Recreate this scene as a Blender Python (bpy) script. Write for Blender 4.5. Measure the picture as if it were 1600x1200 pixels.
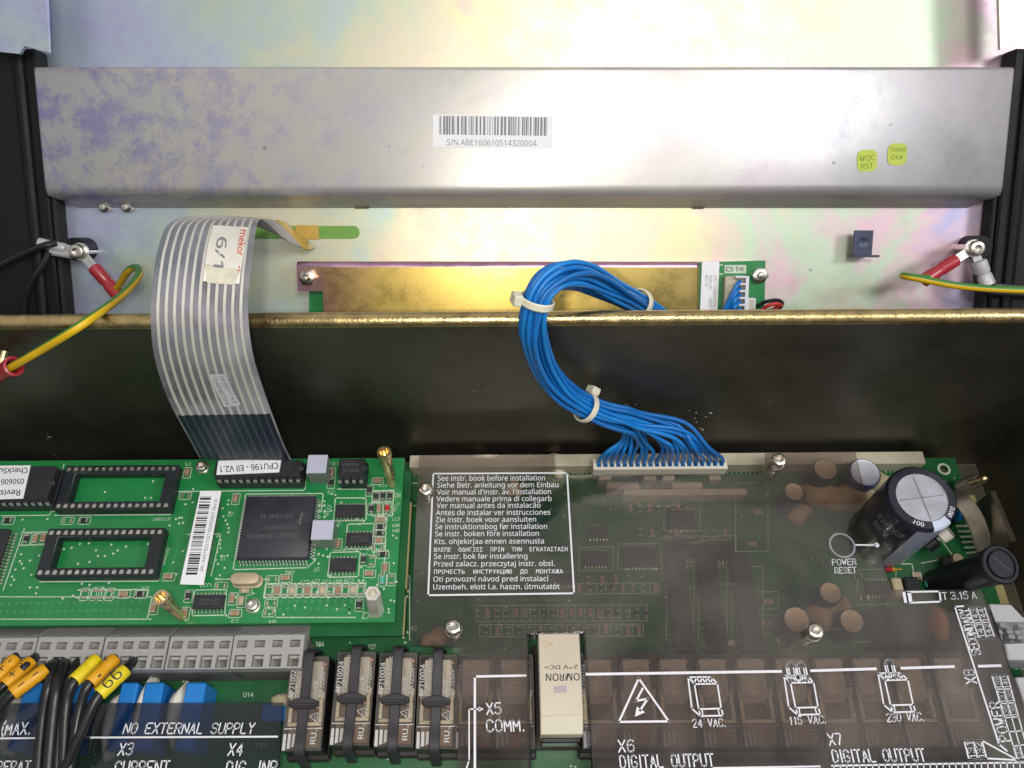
import bpy, bmesh, math, random
from mathutils import Vector as V, Matrix
from mathutils.geometry import tessellate_polygon
random.seed(7)
for _o in list(bpy.data.objects):
    bpy.data.objects.remove(_o)
C = bpy.context.scene.collection
SC = bpy.context.scene
MM = 0.001

# ------------------------------------------------------------------ camera, world, lamps, exposure
HCAM, FPX = 301.0, 1300.0
_t, _psi, _r = math.radians(59.1), .014, -.005
FW = V((math.sin(_psi)*math.cos(_t), math.cos(_psi)*math.cos(_t), -math.sin(_t)))
_r0 = V((math.cos(_psi), -math.sin(_psi), 0)); _u0 = _r0.cross(FW)
RT = math.cos(_r)*_r0 - math.sin(_r)*_u0
UP = math.sin(_r)*_r0 + math.cos(_r)*_u0
CO = V((0, 0, HCAM))
cam = bpy.data.cameras.new('camera'); cam.sensor_width = 36; cam.lens = FPX/1600*36
cam.clip_start = .005; cam.clip_end = 50
camo = bpy.data.objects.new('camera', cam); C.objects.link(camo)
camo.matrix_world = Matrix((( RT.x, UP.x, -FW.x, 0), (RT.y, UP.y, -FW.y, 0), (RT.z, UP.z, -FW.z, HCAM*MM), (0, 0, 0, 1)))
SC.camera = camo
w = bpy.data.worlds.new('World'); SC.world = w; w.use_nodes = True
_n = w.node_tree.nodes; _l = w.node_tree.links
_bg = _n['Background']; _bg.inputs[1].default_value = .66
_tc = _n.new('ShaderNodeTexCoord'); _sp = _n.new('ShaderNodeSeparateXYZ'); _rp = _n.new('ShaderNodeValToRGB')
_l.new(_tc.outputs['Generated'], _sp.inputs[0]); _l.new(_sp.outputs['Z'], _rp.inputs[0]); _l.new(_rp.outputs[0], _bg.inputs[0])
_rp.color_ramp.elements[0].position = 0; _rp.color_ramp.elements[0].color = (.10, .10, .11, 1)
_rp.color_ramp.elements[1].position = .72; _rp.color_ramp.elements[1].color = (.76, .75, .76, 1)
for _p, _c in ((.93, (.92, .90, .88, 1)), (.975, (.42, .42, .46, 1)), (1.0, (.22, .22, .25, 1))):
    _e = _rp.color_ramp.elements.new(_p); _e.color = _c
def area(name, loc, target, sx, sy, watt, col):
    d = bpy.data.lights.new(name, 'AREA'); d.shape = 'RECTANGLE'; d.size = sx*MM; d.size_y = sy*MM; d.energy = watt; d.color = col
    o = bpy.data.objects.new(name, d); C.objects.link(o); o.location = V(loc)*MM
    o.rotation_euler = (V(target)-V(loc)).to_track_quat('-Z', 'Y').to_euler()
    return o
area('bench_lamp', (165, -165, 850), (40, 200, 60), 230, 150, 2.6, (1, .97, .92))
area('window_lamp', (900, -130, 960), (0, 150, 20), 260, 260, 5.4, (.93, .96, 1))
area('phone_flash', (-16, -4, 306), (-10, 175, 20), 9, 9, .25, (1, .93, .80))
SC.view_settings.view_transform = 'Standard'; SC.view_settings.look = 'None'
SC.view_settings.exposure = 0.0; SC.view_settings.gamma = 1
SC.render.engine = 'CYCLES'
SC.cycles.use_denoising = True
SC.cycles.max_bounces = 10; SC.cycles.transparent_max_bounces = 16
SC.cycles.caustics_reflective = False; SC.cycles.caustics_refractive = False

# ------------------------------------------------------------------ pixel (1600 x 1200 photograph) -> millimetres on a real plane
def ray(x, y): return FW + RT*((x-800)/FPX) - UP*((y-600)/FPX)
def at(x, y, z=0.):
    d = ray(x, y); return CO + d*((z-HCAM)/d.z)
def onY(x, y, Y):
    d = ray(x, y); return CO + d*(Y/d.y)
def cz(x, y, zc): return CO + ray(x, y)*zc
# the lid leans back behind the case: its own axes
_a = math.radians(10)
LU = RT.copy(); LW = math.cos(_a)*UP - math.sin(_a)*FW; LN = -(math.cos(_a)*FW + math.sin(_a)*UP)
LO = cz(800, 490, 330)
def onL(x, y, n=0.):
    d = ray(x, y); t = ((LO + LN*n - CO).dot(LN))/d.dot(LN); return CO + d*t
def lid(x, y, n=0.):                      # lid coordinates (u, w, n)
    p = onL(x, y, n)-LO; return V((p.dot(LU), p.dot(LW), n))
LIDF = Matrix(((LU.x, LW.x, LN.x, LO.x), (LU.y, LW.y, LN.y, LO.y), (LU.z, LW.z, LN.z, LO.z), (0, 0, 0, 1)))

# ------------------------------------------------------------------ materials
def _nt(name):
    m = bpy.data.materials.new(name); m.use_nodes = True
    nt = m.node_tree; return m, nt, nt.nodes, nt.links, nt.nodes['Principled BSDF']
def mat(name, col, rough=.5, metal=0., var=.12, scale=60., bump=0., bscale=900., rvar=.1, coat=0., spec=.5, dust=0., trans=0., alpha=1., stretch=(1, 1, 1)):
    m, nt, n, l, b = _nt(name)
    b.inputs['Metallic'].default_value = metal
    b.inputs['Coat Weight'].default_value = coat; b.inputs['Coat Roughness'].default_value = .12
    b.inputs['Specular IOR Level'].default_value = spec
    b.inputs['Transmission Weight'].default_value = trans
    b.inputs['Alpha'].default_value = alpha
    tc = n.new('ShaderNodeTexCoord'); mp = n.new('ShaderNodeMapping'); mp.inputs['Scale'].default_value = stretch
    l.new(tc.outputs['Object'], mp.inputs[0])
    nz = n.new('ShaderNodeTexNoise'); nz.inputs['Scale'].default_value = scale; nz.inputs['Detail'].default_value = 6; nz.inputs['Roughness'].default_value = .65
    l.new(mp.outputs[0], nz.inputs['Vector'])
    rp = n.new('ShaderNodeValToRGB'); e = rp.color_ramp.elements
    c = V(col[:3]); e[0].position = .3; e[1].position = .7
    lo = c*(1-var); hi = c*(1+var) + V((dust, dust, dust))
    e[0].color = (*lo, 1); e[1].color = (min(hi.x, 1), min(hi.y, 1), min(hi.z, 1), 1)
    l.new(nz.outputs[0], rp.inputs[0]); l.new(rp.outputs[0], b.inputs['Base Color'])
    mr = n.new('ShaderNodeMapRange'); mr.inputs['From Min'].default_value = .3; mr.inputs['From Max'].default_value = .7
    mr.inputs['To Min'].default_value = max(.03, rough-rvar); mr.inputs['To Max'].default_value = min(1, rough+rvar)
    l.new(nz.outputs[0], mr.inputs[0]); l.new(mr.outputs[0], b.inputs['Roughness'])
    if bump:
        n2 = n.new('ShaderNodeTexNoise'); n2.inputs['Scale'].default_value = bscale; n2.inputs['Detail'].default_value = 3
        l.new(mp.outputs[0], n2.inputs['Vector'])
        bp = n.new('ShaderNodeBump'); bp.inputs['Strength'].default_value = bump; bp.inputs['Distance'].default_value = .0002
        l.new(n2.outputs[0], bp.inputs['Height']); l.new(bp.outputs[0], b.inputs['Normal'])
    return m
def zinc(name, stops, rough, metal, big, blotch, tint, gain=1.9, amp=.9):
    """passivated zinc: iridescent stain drifting over the sheet, finer blotches on top"""
    m, nt, n, l, b = _nt(name)
    b.inputs['Metallic'].default_value = metal
    tc = n.new('ShaderNodeTexCoord')
    sx = n.new('ShaderNodeSeparateXYZ'); l.new(tc.outputs['Object'], sx.inputs[0])
    n1 = n.new('ShaderNodeTexNoise'); n1.inputs['Scale'].default_value = big; n1.inputs['Detail'].default_value = 5; n1.inputs['Roughness'].default_value = .6
    n1.inputs['Distortion'].default_value = .6
    l.new(tc.outputs['Object'], n1.inputs['Vector'])
    # position along the sheet + noise -> film thickness
    mx = n.new('ShaderNodeMath'); mx.operation = 'MULTIPLY_ADD'; l.new(sx.outputs[0], mx.inputs[0]); mx.inputs[1].default_value = gain; mx.inputs[2].default_value = .5
    ad = n.new('ShaderNodeMath'); ad.operation = 'MULTIPLY_ADD'; l.new(n1.outputs[0], ad.inputs[0]); ad.inputs[1].default_value = amp; l.new(mx.outputs[0], ad.inputs[2])
    ad2 = n.new('ShaderNodeMath'); ad2.operation = 'SUBTRACT'; l.new(ad.outputs[0], ad2.inputs[0]); ad2.inputs[1].default_value = amp/2
    rp = n.new('ShaderNodeValToRGB'); cr = rp.color_ramp
    while len(cr.elements) < len(stops): cr.elements.new(.5)
    for e, (p, c) in zip(cr.elements, stops): e.position = p; e.color = (*c, 1)
    l.new(ad2.outputs[0], rp.inputs[0])
    n2 = n.new('ShaderNodeTexNoise'); n2.inputs['Scale'].default_value = 95; n2.inputs['Detail'].default_value = 9; n2.inputs['Roughness'].default_value = .78; n2.inputs['Distortion'].default_value = .15
    l.new(tc.outputs['Object'], n2.inputs['Vector'])
    r2 = n.new('ShaderNodeValToRGB'); r2.color_ramp.elements[0].position = .47; r2.color_ramp.elements[1].position = .61
    l.new(n2.outputs[0], r2.inputs[0])
    # blotches thin out to the right end of the sheet
    fd = n.new('ShaderNodeMapRange'); fd.inputs['From Min'].default_value = -.17; fd.inputs['From Max'].default_value = -.02; fd.inputs['To Min'].default_value = blotch; fd.inputs['To Max'].default_value = blotch*.12
    l.new(sx.outputs[0], fd.inputs[0])
    mu = n.new('ShaderNodeMath'); mu.operation = 'MULTIPLY'; l.new(r2.outputs[0], mu.inputs[0]); l.new(fd.outputs[0], mu.inputs[1])
    mi = n.new('ShaderNodeMix'); mi.data_type = 'RGBA'; l.new(mu.outputs[0], mi.inputs[0]); l.new(rp.outputs[0], mi.inputs[6]); mi.inputs[7].default_value = (*tint, 1)
    # scattered dark specks and handling marks
    vo = n.new('ShaderNodeTexVoronoi'); vo.inputs['Scale'].default_value = 55; l.new(tc.outputs['Object'], vo.inputs['Vector'])
    r3 = n.new('ShaderNodeValToRGB'); r3.color_ramp.elements[0].position = .02; r3.color_ramp.elements[1].position = .055
    r3.color_ramp.elements[0].color = (.45, .45, .47, 1); r3.color_ramp.elements[1].color = (1, 1, 1, 1)
    l.new(vo.outputs[0], r3.inputs[0])
    m3 = n.new('ShaderNodeMix'); m3.data_type = 'RGBA'; m3.blend_type = 'MULTIPLY'; m3.inputs[0].default_value = .8
    l.new(mi.outputs[2], m3.inputs[6]); l.new(r3.outputs[0], m3.inputs[7]); l.new(m3.outputs[2], b.inputs['Base Color'])
    mr = n.new('ShaderNodeMapRange'); mr.inputs['From Min'].default_value = .35; mr.inputs['From Max'].default_value = .65
    mr.inputs['To Min'].default_value = rough-.05; mr.inputs['To Max'].default_value = rough+.07
    l.new(n2.outputs[0], mr.inputs[0]); l.new(mr.outputs[0], b.inputs['Roughness'])
    n4 = n.new('ShaderNodeTexNoise'); n4.inputs['Scale'].default_value = 1400; n4.inputs['Detail'].default_value = 2; l.new(tc.outputs['Object'], n4.inputs['Vector'])
    bp = n.new('ShaderNodeBump'); bp.inputs['Strength'].default_value = .12; bp.inputs['Distance'].default_value = .0001
    l.new(n4.outputs[0], bp.inputs['Height']); l.new(bp.outputs[0], b.inputs['Normal'])
    return m
def sheer(name, tint, haze, hazecol, rough=.08, scratch=.0, fres=1.45, body=.03):
    """clear tinted plastic: straight-through tint, a glossy skin, a milky haze whose patches paint in soft reflections, fine scratches"""
    m = bpy.data.materials.new(name); m.use_nodes = True; nt = m.node_tree; n, l = nt.nodes, nt.links
    n.remove(n['Principled BSDF']); out = n['Material Output']
    tr = n.new('ShaderNodeBsdfTransparent'); tr.inputs[0].default_value = (*tint, 1)
    df = n.new('ShaderNodeBsdfDiffuse'); df.inputs[0].default_value = (*hazecol, 1)
    gl = n.new('ShaderNodeBsdfGlossy'); gl.inputs['Roughness'].default_value = rough; gl.inputs[0].default_value = (.9, .9, .9, 1)
    lw = n.new('ShaderNodeLayerWeight'); lw.inputs[0].default_value = .5      # same gloss from either side of the sheet
    pw = n.new('ShaderNodeMath'); pw.operation = 'POWER'; l.new(lw.outputs['Facing'], pw.inputs[0]); pw.inputs[1].default_value = 4
    f0 = ((fres-1)/(fres+1))**2; fr = n.new('ShaderNodeMath'); fr.operation = 'MULTIPLY_ADD'; l.new(pw.outputs[0], fr.inputs[0]); fr.inputs[1].default_value = 1-f0; fr.inputs[2].default_value = f0
    tc = n.new('ShaderNodeTexCoord')
    nz = n.new('ShaderNodeTexNoise'); nz.inputs['Scale'].default_value = 16; nz.inputs['Detail'].default_value = 8; nz.inputs['Distortion'].default_value = 1.6; l.new(tc.outputs['Object'], nz.inputs['Vector'])
    mr = n.new('ShaderNodeMapRange'); mr.inputs['From Min'].default_value = .35; mr.inputs['From Max'].default_value = .7; mr.inputs['To Min'].default_value = haze*.1; mr.inputs['To Max'].default_value = haze*2.5  # uneven haze: soft reflected light put into the diffuse colour
    l.new(nz.outputs[0], mr.inputs[0]); fac = mr.outputs[0]
    if scratch:
        for k, (rot, st) in enumerate((((0, 0, .5), (60, 1400, 60)), ((0, 0, -.9), (45, 1100, 45)))):
            mp = n.new('ShaderNodeMapping'); mp.inputs['Rotation'].default_value = rot; mp.inputs['Scale'].default_value = st; l.new(tc.outputs['Object'], mp.inputs[0])
            ns = n.new('ShaderNodeTexNoise'); ns.inputs['Scale'].default_value = 1; ns.inputs['Detail'].default_value = 1; l.new(mp.outputs[0], ns.inputs['Vector'])
            rs = n.new('ShaderNodeValToRGB'); rs.color_ramp.elements[0].position = .74; rs.color_ramp.elements[1].position = .80; l.new(ns.outputs[0], rs.inputs[0])
            ma = n.new('ShaderNodeMath'); ma.operation = 'MULTIPLY_ADD'; l.new(rs.outputs[0], ma.inputs[0]); ma.inputs[1].default_value = scratch; l.new(fac, ma.inputs[2]); fac = ma.outputs[0]
    m1 = n.new('ShaderNodeMixShader'); l.new(fac, m1.inputs[0]); l.new(tr.outputs[0], m1.inputs[1]); l.new(df.outputs[0], m1.inputs[2])
    m2 = n.new('ShaderNodeMixShader'); l.new(fr.outputs[0], m2.inputs[0]); l.new(m1.outputs[0], m2.inputs[1]); l.new(gl.outputs[0], m2.inputs[2])
    l.new(m2.outputs[0], out.inputs['Surface'])
    return m

M = {}
M['lid_zinc'] = zinc('lid_zinc', [(0, (.46, .46, .66)), (.20, (.48, .55, .66)), (.34, (.50, .60, .52)), (.42, (.62, .62, .44)), (.50, (.68, .60, .46)), (.58, (.66, .65, .40)), (.66, (.66, .54, .46)), (.76, (.50, .62, .46)), (.86, (.68, .48, .54)), (1, (.38, .42, .66))], .40, .60, 18, .40, (.34, .30, .55))
M['channel_zinc'] = zinc('channel_zinc', [(0, (.54, .54, .58)), (.3, (.60, .59, .55)), (.5, (.64, .62, .56)), (.72, (.52, .47, .48)), (1, (.38, .39, .37))], .37, .60, 14, .95, (.35, .31, .57))  # right end darkened in the colour to offset the lamp's brightness there
M['gold_plate'] = zinc('gold_plate', [(0, (.20, .20, .34)), (.06, (.36, .20, .30)), (.13, (.46, .29, .15)), (.26, (.48, .35, .10)), (.6, (.50, .37, .10)), (1, (.36, .28, .12))], .29, .92, 20, .12, (.34, .23, .08), 5.2, .22)
M['wall'] = mat('wall_steel', (.105, .094, .072), .31, .80, .32, 14, .55, 2600, .13, dust=.025)
M['hem'] = mat('highlight_edge_steel', (.54, .41, .19), .27, .95, .3, 220, .6, 1300, .08)  # brighter gold than the wall: the lamp highlight painted into the edge colour
M['via_dim'] = mat('tented_via', (.05, .24, .10), .35, 0, .2, 300, coat=.2)
M['pink_gold'] = mat('pink_passivated_edge', (.62, .36, .50), .3, .9, .15, 60)
M['floor_steel'] = mat('floor_steel', (.18, .16, .11), .4, .6, .3, 20)
M['black_plastic'] = mat('black_plastic', (.005, .005, .007), .6, 0, .3, 40, .2, 700, spec=.3)
M['black_foam'] = mat('black_foam', (.02, .018, .02), .85, 0, .4, 500, .8, 1500)
M['pcb'] = mat('pcb_green', (.013, .205, .055), .33, 0, .16, 45, .05, 900, .06, coat=.25)
M['pcb2'] = mat('pcb_green_deep', (.013, .118, .036), .36, 0, .22, 45, .05, 900, .06, coat=.2)
M['pcb_edge'] = mat('pcb_edge', (.36, .32, .14), .6, 0, .2, 120)
M['silk'] = mat('silk_on_board', (.50, .60, .47), .6, 0, .2, 500)
M['silk_dim'] = mat('trace_pattern', (.012, .19, .06), .35, 0, .1, 80, coat=.2)
M['print'] = mat('white_print', (.74, .74, .80), .55, 0, .06, 400)
M['solder'] = mat('solder', (.62, .60, .52), .28, .9, .15, 300, .2, 800)
M['tin'] = mat('tin_lead', (.72, .71, .68), .3, .9, .12, 200)
M['steel'] = mat('screw_steel', (.70, .66, .60), .30, 1., .15, 120, .1, 600)
M['brass'] = mat('brass', (.78, .62, .34), .25, 1., .2, 150, .15, 700)
M['epoxy'] = mat('black_epoxy', (.020, .020, .024), .48, 0, .25, 200, .12, 1800)
M['epoxy_blue'] = mat('dark_epoxy_matte', (.030, .031, .042), .55, 0, .15, 150, .35, 1800)
M['mark'] = mat('chip_marking', (.10, .10, .10), .6, 0, .2, 500)
M['socket'] = mat('socket_plastic', (.014, .018, .022), .42, 0, .3, 90, .15, 900)
M['label'] = mat('white_label', (.80, .80, .82), .55, 0, .04, 60)
M['ink'] = mat('label_ink', (.025, .025, .03), .6, 0, .2, 500)
M['ink_grey'] = mat('label_ink_grey', (.22, .22, .24), .6, 0, .2, 500)
M['red_ink'] = mat('red_ink', (.62, .08, .05), .6, 0, .1, 500)
M['yellow_sticker'] = mat('yellow_sticker', (.46, .55, .05), .5, 0, .12, 150)
M['yellow_ink'] = mat('olive_ink', (.20, .27, .03), .6, 0, .1, 500)
M['grey_block'] = mat('grey_terminal', (.36, .352, .34), .5, 0, .06, 70, .1, 900)
M['grey_dark'] = mat('terminal_cavity', (.14, .13, .125), .6, 0, .15, 200)
M['copper'] = mat('clamp_copper', (.42, .22, .17), .4, .7, .2, 200)
M['blue_wire'] = mat('blue_wire', (.008, .17, .54), .34, 0, .10, 60, .05, 600, .05)
M['blue_wire_light'] = mat('blue_wire_light', (.012, .21, .60), .40, 0, .14, 90, .08, 700, .08)
M['blue_wire_dull'] = mat('blue_wire_dull', (.008, .14, .45), .44, 0, .14, 90, .08, 700, .08)
M['relay_print'] = mat('relay_print', (.52, .51, .50), .6, 0, .2, 700)
M['tie'] = mat('nylon_tie', (.66, .64, .50), .4, 0, .06, 90)
M['cream'] = mat('cream_nylon', (.66, .63, .53), .45, 0, .06, 90)
M['beige_dirty'] = mat('header_nylon', (.50, .46, .35), .5, 0, .12, 70)
M['film'] = sheer('ribbon_film', (.66, .66, .70), .48, (.36, .36, .40), .35, 0, 1.3)
M['trace'] = mat('ribbon_trace', (.56, .535, .49), .45, 0, .06, 80)
M['stiff'] = mat('ribbon_stiffener', (.012, .016, .028), .4, 0, .2, 100)
M['stiff_line'] = mat('ribbon_stiffener_line', (.05, .07, .10), .35, .2, .2, 100)
M['amber'] = mat('amber_tape', (.55, .36, .07), .3, 0, .2, 100, coat=.3)
M['paper'] = mat('aged_paper', (.72, .70, .62), .7, 0, .12, 90)
M['paper_torn'] = mat('torn_paper', (.60, .57, .46), .8, 0, .18, 220, .5, 900)
M['clear_label'] = mat('grey_label', (.60, .61, .64), .4, 0, .05, 90)
M['red_lug'] = mat('red_lug', (.42, .03, .045), .34, 0, .15, 90, coat=.2)
M['yellow_wire'] = mat('yellow_wire', (.72, .46, .012), .4, 0, .08, 60)
M['green_wire'] = mat('green_wire', (.06, .22, .03), .4, 0, .1, 60)
M['black_wire'] = mat('black_wire', (.013, .013, .015), .36, 0, .2, 60)
M['red_wire'] = mat('red_wire', (.48, .03, .02), .4, 0, .1, 60)
M['grey_lug'] = mat('grey_lug', (.46, .45, .47), .4, .15, .08, 90)
M['orange_sleeve'] = mat('orange_sleeve', (.74, .36, .010), .45, 0, .08, 120)
M['lemon_sleeve'] = mat('lemon_sleeve', (.76, .60, .012), .45, 0, .08, 120)
M['blue_cap'] = mat('blue_box_capacitor', (.012, .20, .60), .38, 0, .08, 60)
M['silicone'] = mat('white_silicone', (.74, .70, .62), .55, 0, .08, 160, .3, 500)
M['glue'] = mat('brown_glue', (.46, .33, .17), .55, 0, .25, 130, .5, 500)
M['glue_pale'] = mat('pale_glue', (.60, .52, .33), .55, 0, .2, 150, .5, 500)
M['cap_sleeve'] = mat('capacitor_sleeve', (.012, .012, .024), .30, 0, .2, 60, coat=.3)
M['cap_stripe'] = mat('capacitor_stripe', (.30, .32, .42), .32, 0, .08, 60, coat=.3)
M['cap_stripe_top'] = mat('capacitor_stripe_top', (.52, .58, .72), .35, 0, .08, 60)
M['alu'] = mat('capacitor_aluminium', (.46, .47, .52), .45, .6, .12, 150, .3, 1200)
M['alu_small'] = mat('small_capacitor_top', (.56, .46, .31), .5, .5, .1, 150)
M['blue_sleeve'] = mat('blue_sleeve', (.02, .03, .12), .35, 0, .2, 80)
M['fuse'] = mat('fuse_plastic', (.009, .009, .014), .5, 0, .25, 60, .15, 900, spec=.3)
M['teal'] = mat('teal_ceramic', (.06, .42, .32), .4, 0, .1, 100)
M['tan'] = mat('tan_ceramic', (.34, .21, .12), .5, 0, .12, 300)
M['rust'] = mat('rust_disc', (.50, .22, .07), .5, 0, .25, 120)
M['plug_white'] = mat('plug_white', (.66, .67, .72), .45, 0, .06, 90)
M['plug_clear'] = mat('plug_frosted', (.55, .57, .62), .25, 0, .1, 90, trans=.3)
M['pad'] = mat('lilac_foam_pad', (.46, .47, .58), .6, 0, .05, 90)
M['pad_side'] = mat('clear_pad_side', (.36, .40, .38), .25, 0, .1, 90, trans=.55)
M['smoked'] = sheer('smoked_sheet', (.76, .712, .69), .055, (.44, .40, .36), .06, .14, 1.62)
M['smoked_strip'] = sheer('smoked_strip', (.58, .58, .61), .02, (.3, .3, .32), .05, .05)
M['relay_case'] = sheer('relay_case', (.95, .93, .90), .05, (.50, .46, .40), .06, .04, 1.55)
M['relay_core'] = mat('relay_armature', (.74, .70, .63), .33, .5, .15, 120, .3, 800)
M['relay_frame'] = mat('relay_bobbin_frame', (.74, .66, .50), .5, 0, .1, 100)
M['relay_coil'] = mat('relay_coil', (.20, .13, .09), .45, .2, .25, 120, stretch=(1, 12, 1))
M['relay_body'] = mat('relay_body', (.56, .46, .31), .45, .2, .2, 120)
M['relay_dark'] = mat('relay_dark', (.15, .10, .068), .45, .2, .3, 160)
M['relay_base'] = mat('relay_socket', (.014, .012, .012), .4, 0, .3, 90)
M['clip'] = mat('clip_plastic', (.026, .023, .030), .5, 0, .15, 100, .2, 900)
M['omron'] = mat('cream_relay_case', (.52, .455, .36), .48, 0, .04, 60, .1, 900)
M['omron_lit'] = mat('cream_relay_lit_front', (.68, .63, .50), .45, 0, .04, 60)  # lighter copy of the case cream: light on the sloped front put into colour
M['lilac'] = mat('lilac_window', (.40, .33, .36), .4, 0, .08, 90)
M['clear_edge'] = sheer('clear_edge', (.88, .9, .9), .05, (.5, .5, .5), .05, 0)
M['blue_clip'] = mat('blue_black_clip', (.045, .055, .10), .45, .3, .15, 120)
M['lid_green'] = mat('green_slot', (.16, .36, .06), .45, 0, .1, 80)
M['led_red'] = mat('red_component', (.45, .02, .02), .35, 0, .1, 90)
M['strap'] = mat('steel_strap', (.42, .38, .31), .34, .8, .25, 80, .2, 700)
# ------------------------------------------------------------------ mesh helpers (millimetres in, metres out)
class MB:
    def __init__(s, frame=None): s.v = []; s.f = []; s.m = []; s.fr = frame; s.k = 0
    def add(s, vs, fs):
        b = len(s.v)
        for p in vs:
            p = V(p); s.v.append(s.fr @ p if s.fr else p)
        for f in fs: s.f.append([b+i for i in f]); s.m.append(s.k)
        return s
    def mk(s, k): s.k = k; return s
    def box(s, x0, x1, y0, y1, z0, z1):
        return s.add([(x0,y0,z0),(x1,y0,z0),(x1,y1,z0),(x0,y1,z0),(x0,y0,z1),(x1,y0,z1),(x1,y1,z1),(x0,y1,z1)],
                     [(3,2,1,0),(4,5,6,7),(0,1,5,4),(1,2,6,5),(2,3,7,6),(3,0,4,7)])
    def bar(s, a, b, wv, hv):             # a box from a to b, half-width vector wv, half-height vector hv
        a, b, wv, hv = V(a), V(b), V(wv), V(hv)
        vs = [a-wv-hv, a+wv-hv, a+wv+hv, a-wv+hv, b-wv-hv, b+wv-hv, b+wv+hv, b-wv+hv]
        return s.add(vs, [(3,2,1,0),(4,5,6,7),(0,1,5,4),(1,2,6,5),(2,3,7,6),(3,0,4,7)])
    def plate(s, outer, holes, z0, z1):   # polygon with holes, extruded
        polys = [[V((p[0], p[1], 0)) for p in outer]] + [[V((p[0], p[1], 0)) for p in h] for h in holes]
        tris = tessellate_polygon(polys); flat = [p for q in polys for p in q]; N = len(flat)
        def up(t):
            a, b, c = (flat[i] for i in t); return t if (b-a).cross(c-a).z > 0 else (t[0], t[2], t[1])
        fs = []
        for t in tris:
            t = up(t); fs.append((t[0]+N, t[1]+N, t[2]+N)); fs.append((t[2], t[1], t[0]))
        o = 0
        for pi, q in enumerate(polys):
            n = len(q); ar = sum(q[i].x*q[(i+1) % n].y - q[(i+1) % n].x*q[i].y for i in range(n))
            for i in range(n):
                j = (i+1) % n; f = (o+i, o+j, o+j+N, o+i+N)
                if (ar < 0) != (pi > 0): f = f[::-1]
                fs.append(f)
            o += n
        return s.add([(p.x, p.y, z0) for p in flat] + [(p.x, p.y, z1) for p in flat], fs)
    def poly(s, pts, z):
        return s.add([(p[0], p[1], z if len(p) < 3 else p[2]) for p in pts], [tuple(range(len(pts)))])
    def cyl(s, c, ax, r0, r1, h, n=20, cap=True):
        return s.lathe(c, ax, ([(0, 0)] if cap else []) + [(r0, 0), (r1, h)] + ([(0, h)] if cap else []), n)
    def lathe(s, c, ax, prof, n=24, a0=0., a1=2*math.pi):
        ax = V(ax).normalized(); t = V((1, 0, 0)) if abs(ax.x) < .9 else V((0, 1, 0))
        e1 = (t - ax*t.dot(ax)).normalized(); e2 = ax.cross(e1); c = V(c)
        full = abs(a1-a0-2*math.pi) < 1e-6; m = n if full else n+1
        vs = []; fs = []
        for r, h in prof:
            for i in range(m):
                a = a0 + (a1-a0)*i/n; vs.append(c + ax*h + (e1*math.cos(a) + e2*math.sin(a))*max(r, 1e-4))
        for k in range(len(prof)-1):
            for i in range(n):
                j = (i+1) % m; fs.append((k*m+i, k*m+j, (k+1)*m+j, (k+1)*m+i))
        return s.add(vs, fs)
    def tube(s, pts, r, n=8, caps=True):
        pts = [V(p) for p in pts]; vs = []; fs = []; up = None
        for i, p in enumerate(pts):
            t = (pts[min(i+1, len(pts)-1)] - pts[max(i-1, 0)]).normalized()
            if up is None:
                q = V((0, 0, 1)) if abs(t.z) < .9 else V((1, 0, 0)); up = (q - t*q.dot(t)).normalized()
            else: up = (up - t*up.dot(t)).normalized()
            sd = t.cross(up); rr = r[i] if isinstance(r, (list, tuple)) else r
            for k in range(n):
                a = 2*math.pi*k/n; vs.append(p + (up*math.cos(a) + sd*math.sin(a))*rr)
        for i in range(len(pts)-1):
            for k in range(n):
                j = (k+1) % n; fs.append((i*n+k, i*n+j, (i+1)*n+j, (i+1)*n+k))
        if caps: fs.append(tuple(range(n))[::-1]); fs.append(tuple((len(pts)-1)*n+k for k in range(n)))
        return s.add(vs, fs)
    def blob(s, c, rx, ry, rz, seed=0, amp=.2, n=14, m=8):
        rnd = random.Random(seed); ph = [rnd.uniform(0, 6.28) for _ in range(6)]; vs = []; fs = []
        for i in range(m+1):
            th = math.pi*i/m
            for k in range(n):
                a = 2*math.pi*k/n
                q = 1 + amp*(math.sin(2*a+ph[0])*.5 + math.sin(3*a+ph[1])*.5 + .4*math.sin(5*a+ph[2]+th*3))*math.sin(th)
                vs.append(V(c) + V((rx*q*math.sin(th)*math.cos(a), ry*q*math.sin(th)*math.sin(a), rz*math.cos(th))))
        for i in range(m):
            for k in range(n):
                j = (k+1) % n; fs.append((i*n+k, (i+1)*n+k, (i+1)*n+j, i*n+j))
        return s.add(vs, fs)
    def build(s, name, mats, parent=None, bevel=0., smooth=35., seg=1):
        if not isinstance(mats, (list, tuple)): mats = [mats]
        org = V((0, 0, 0))
        if parent is not None:
            q = parent
            while q is not None: org = org + q.location; q = q.parent
        me = bpy.data.meshes.new(name)
        me.from_pydata([tuple(p*MM - org) for p in s.v], [], s.f)
        for m in mats: me.materials.append(m)
        for p, k in zip(me.polygons, s.m): p.material_index = k
        if bevel:
            bm = bmesh.new(); bm.from_mesh(me)
            es = [e for e in bm.edges if len(e.link_faces) == 2 and e.calc_face_angle(0) > .5]
            bmesh.ops.bevel(bm, geom=es, offset=bevel*MM, segments=seg, profile=.5, affect='EDGES', clamp_overlap=True)
            bm.to_mesh(me); bm.free()
        if smooth:
            for p in me.polygons: p.use_smooth = True
            me.set_sharp_from_angle(angle=math.radians(smooth))
        me.validate(); me.update()
        o = bpy.data.objects.new(name, me); C.objects.link(o)
        if parent is not None: o.parent = parent
        return o
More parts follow.
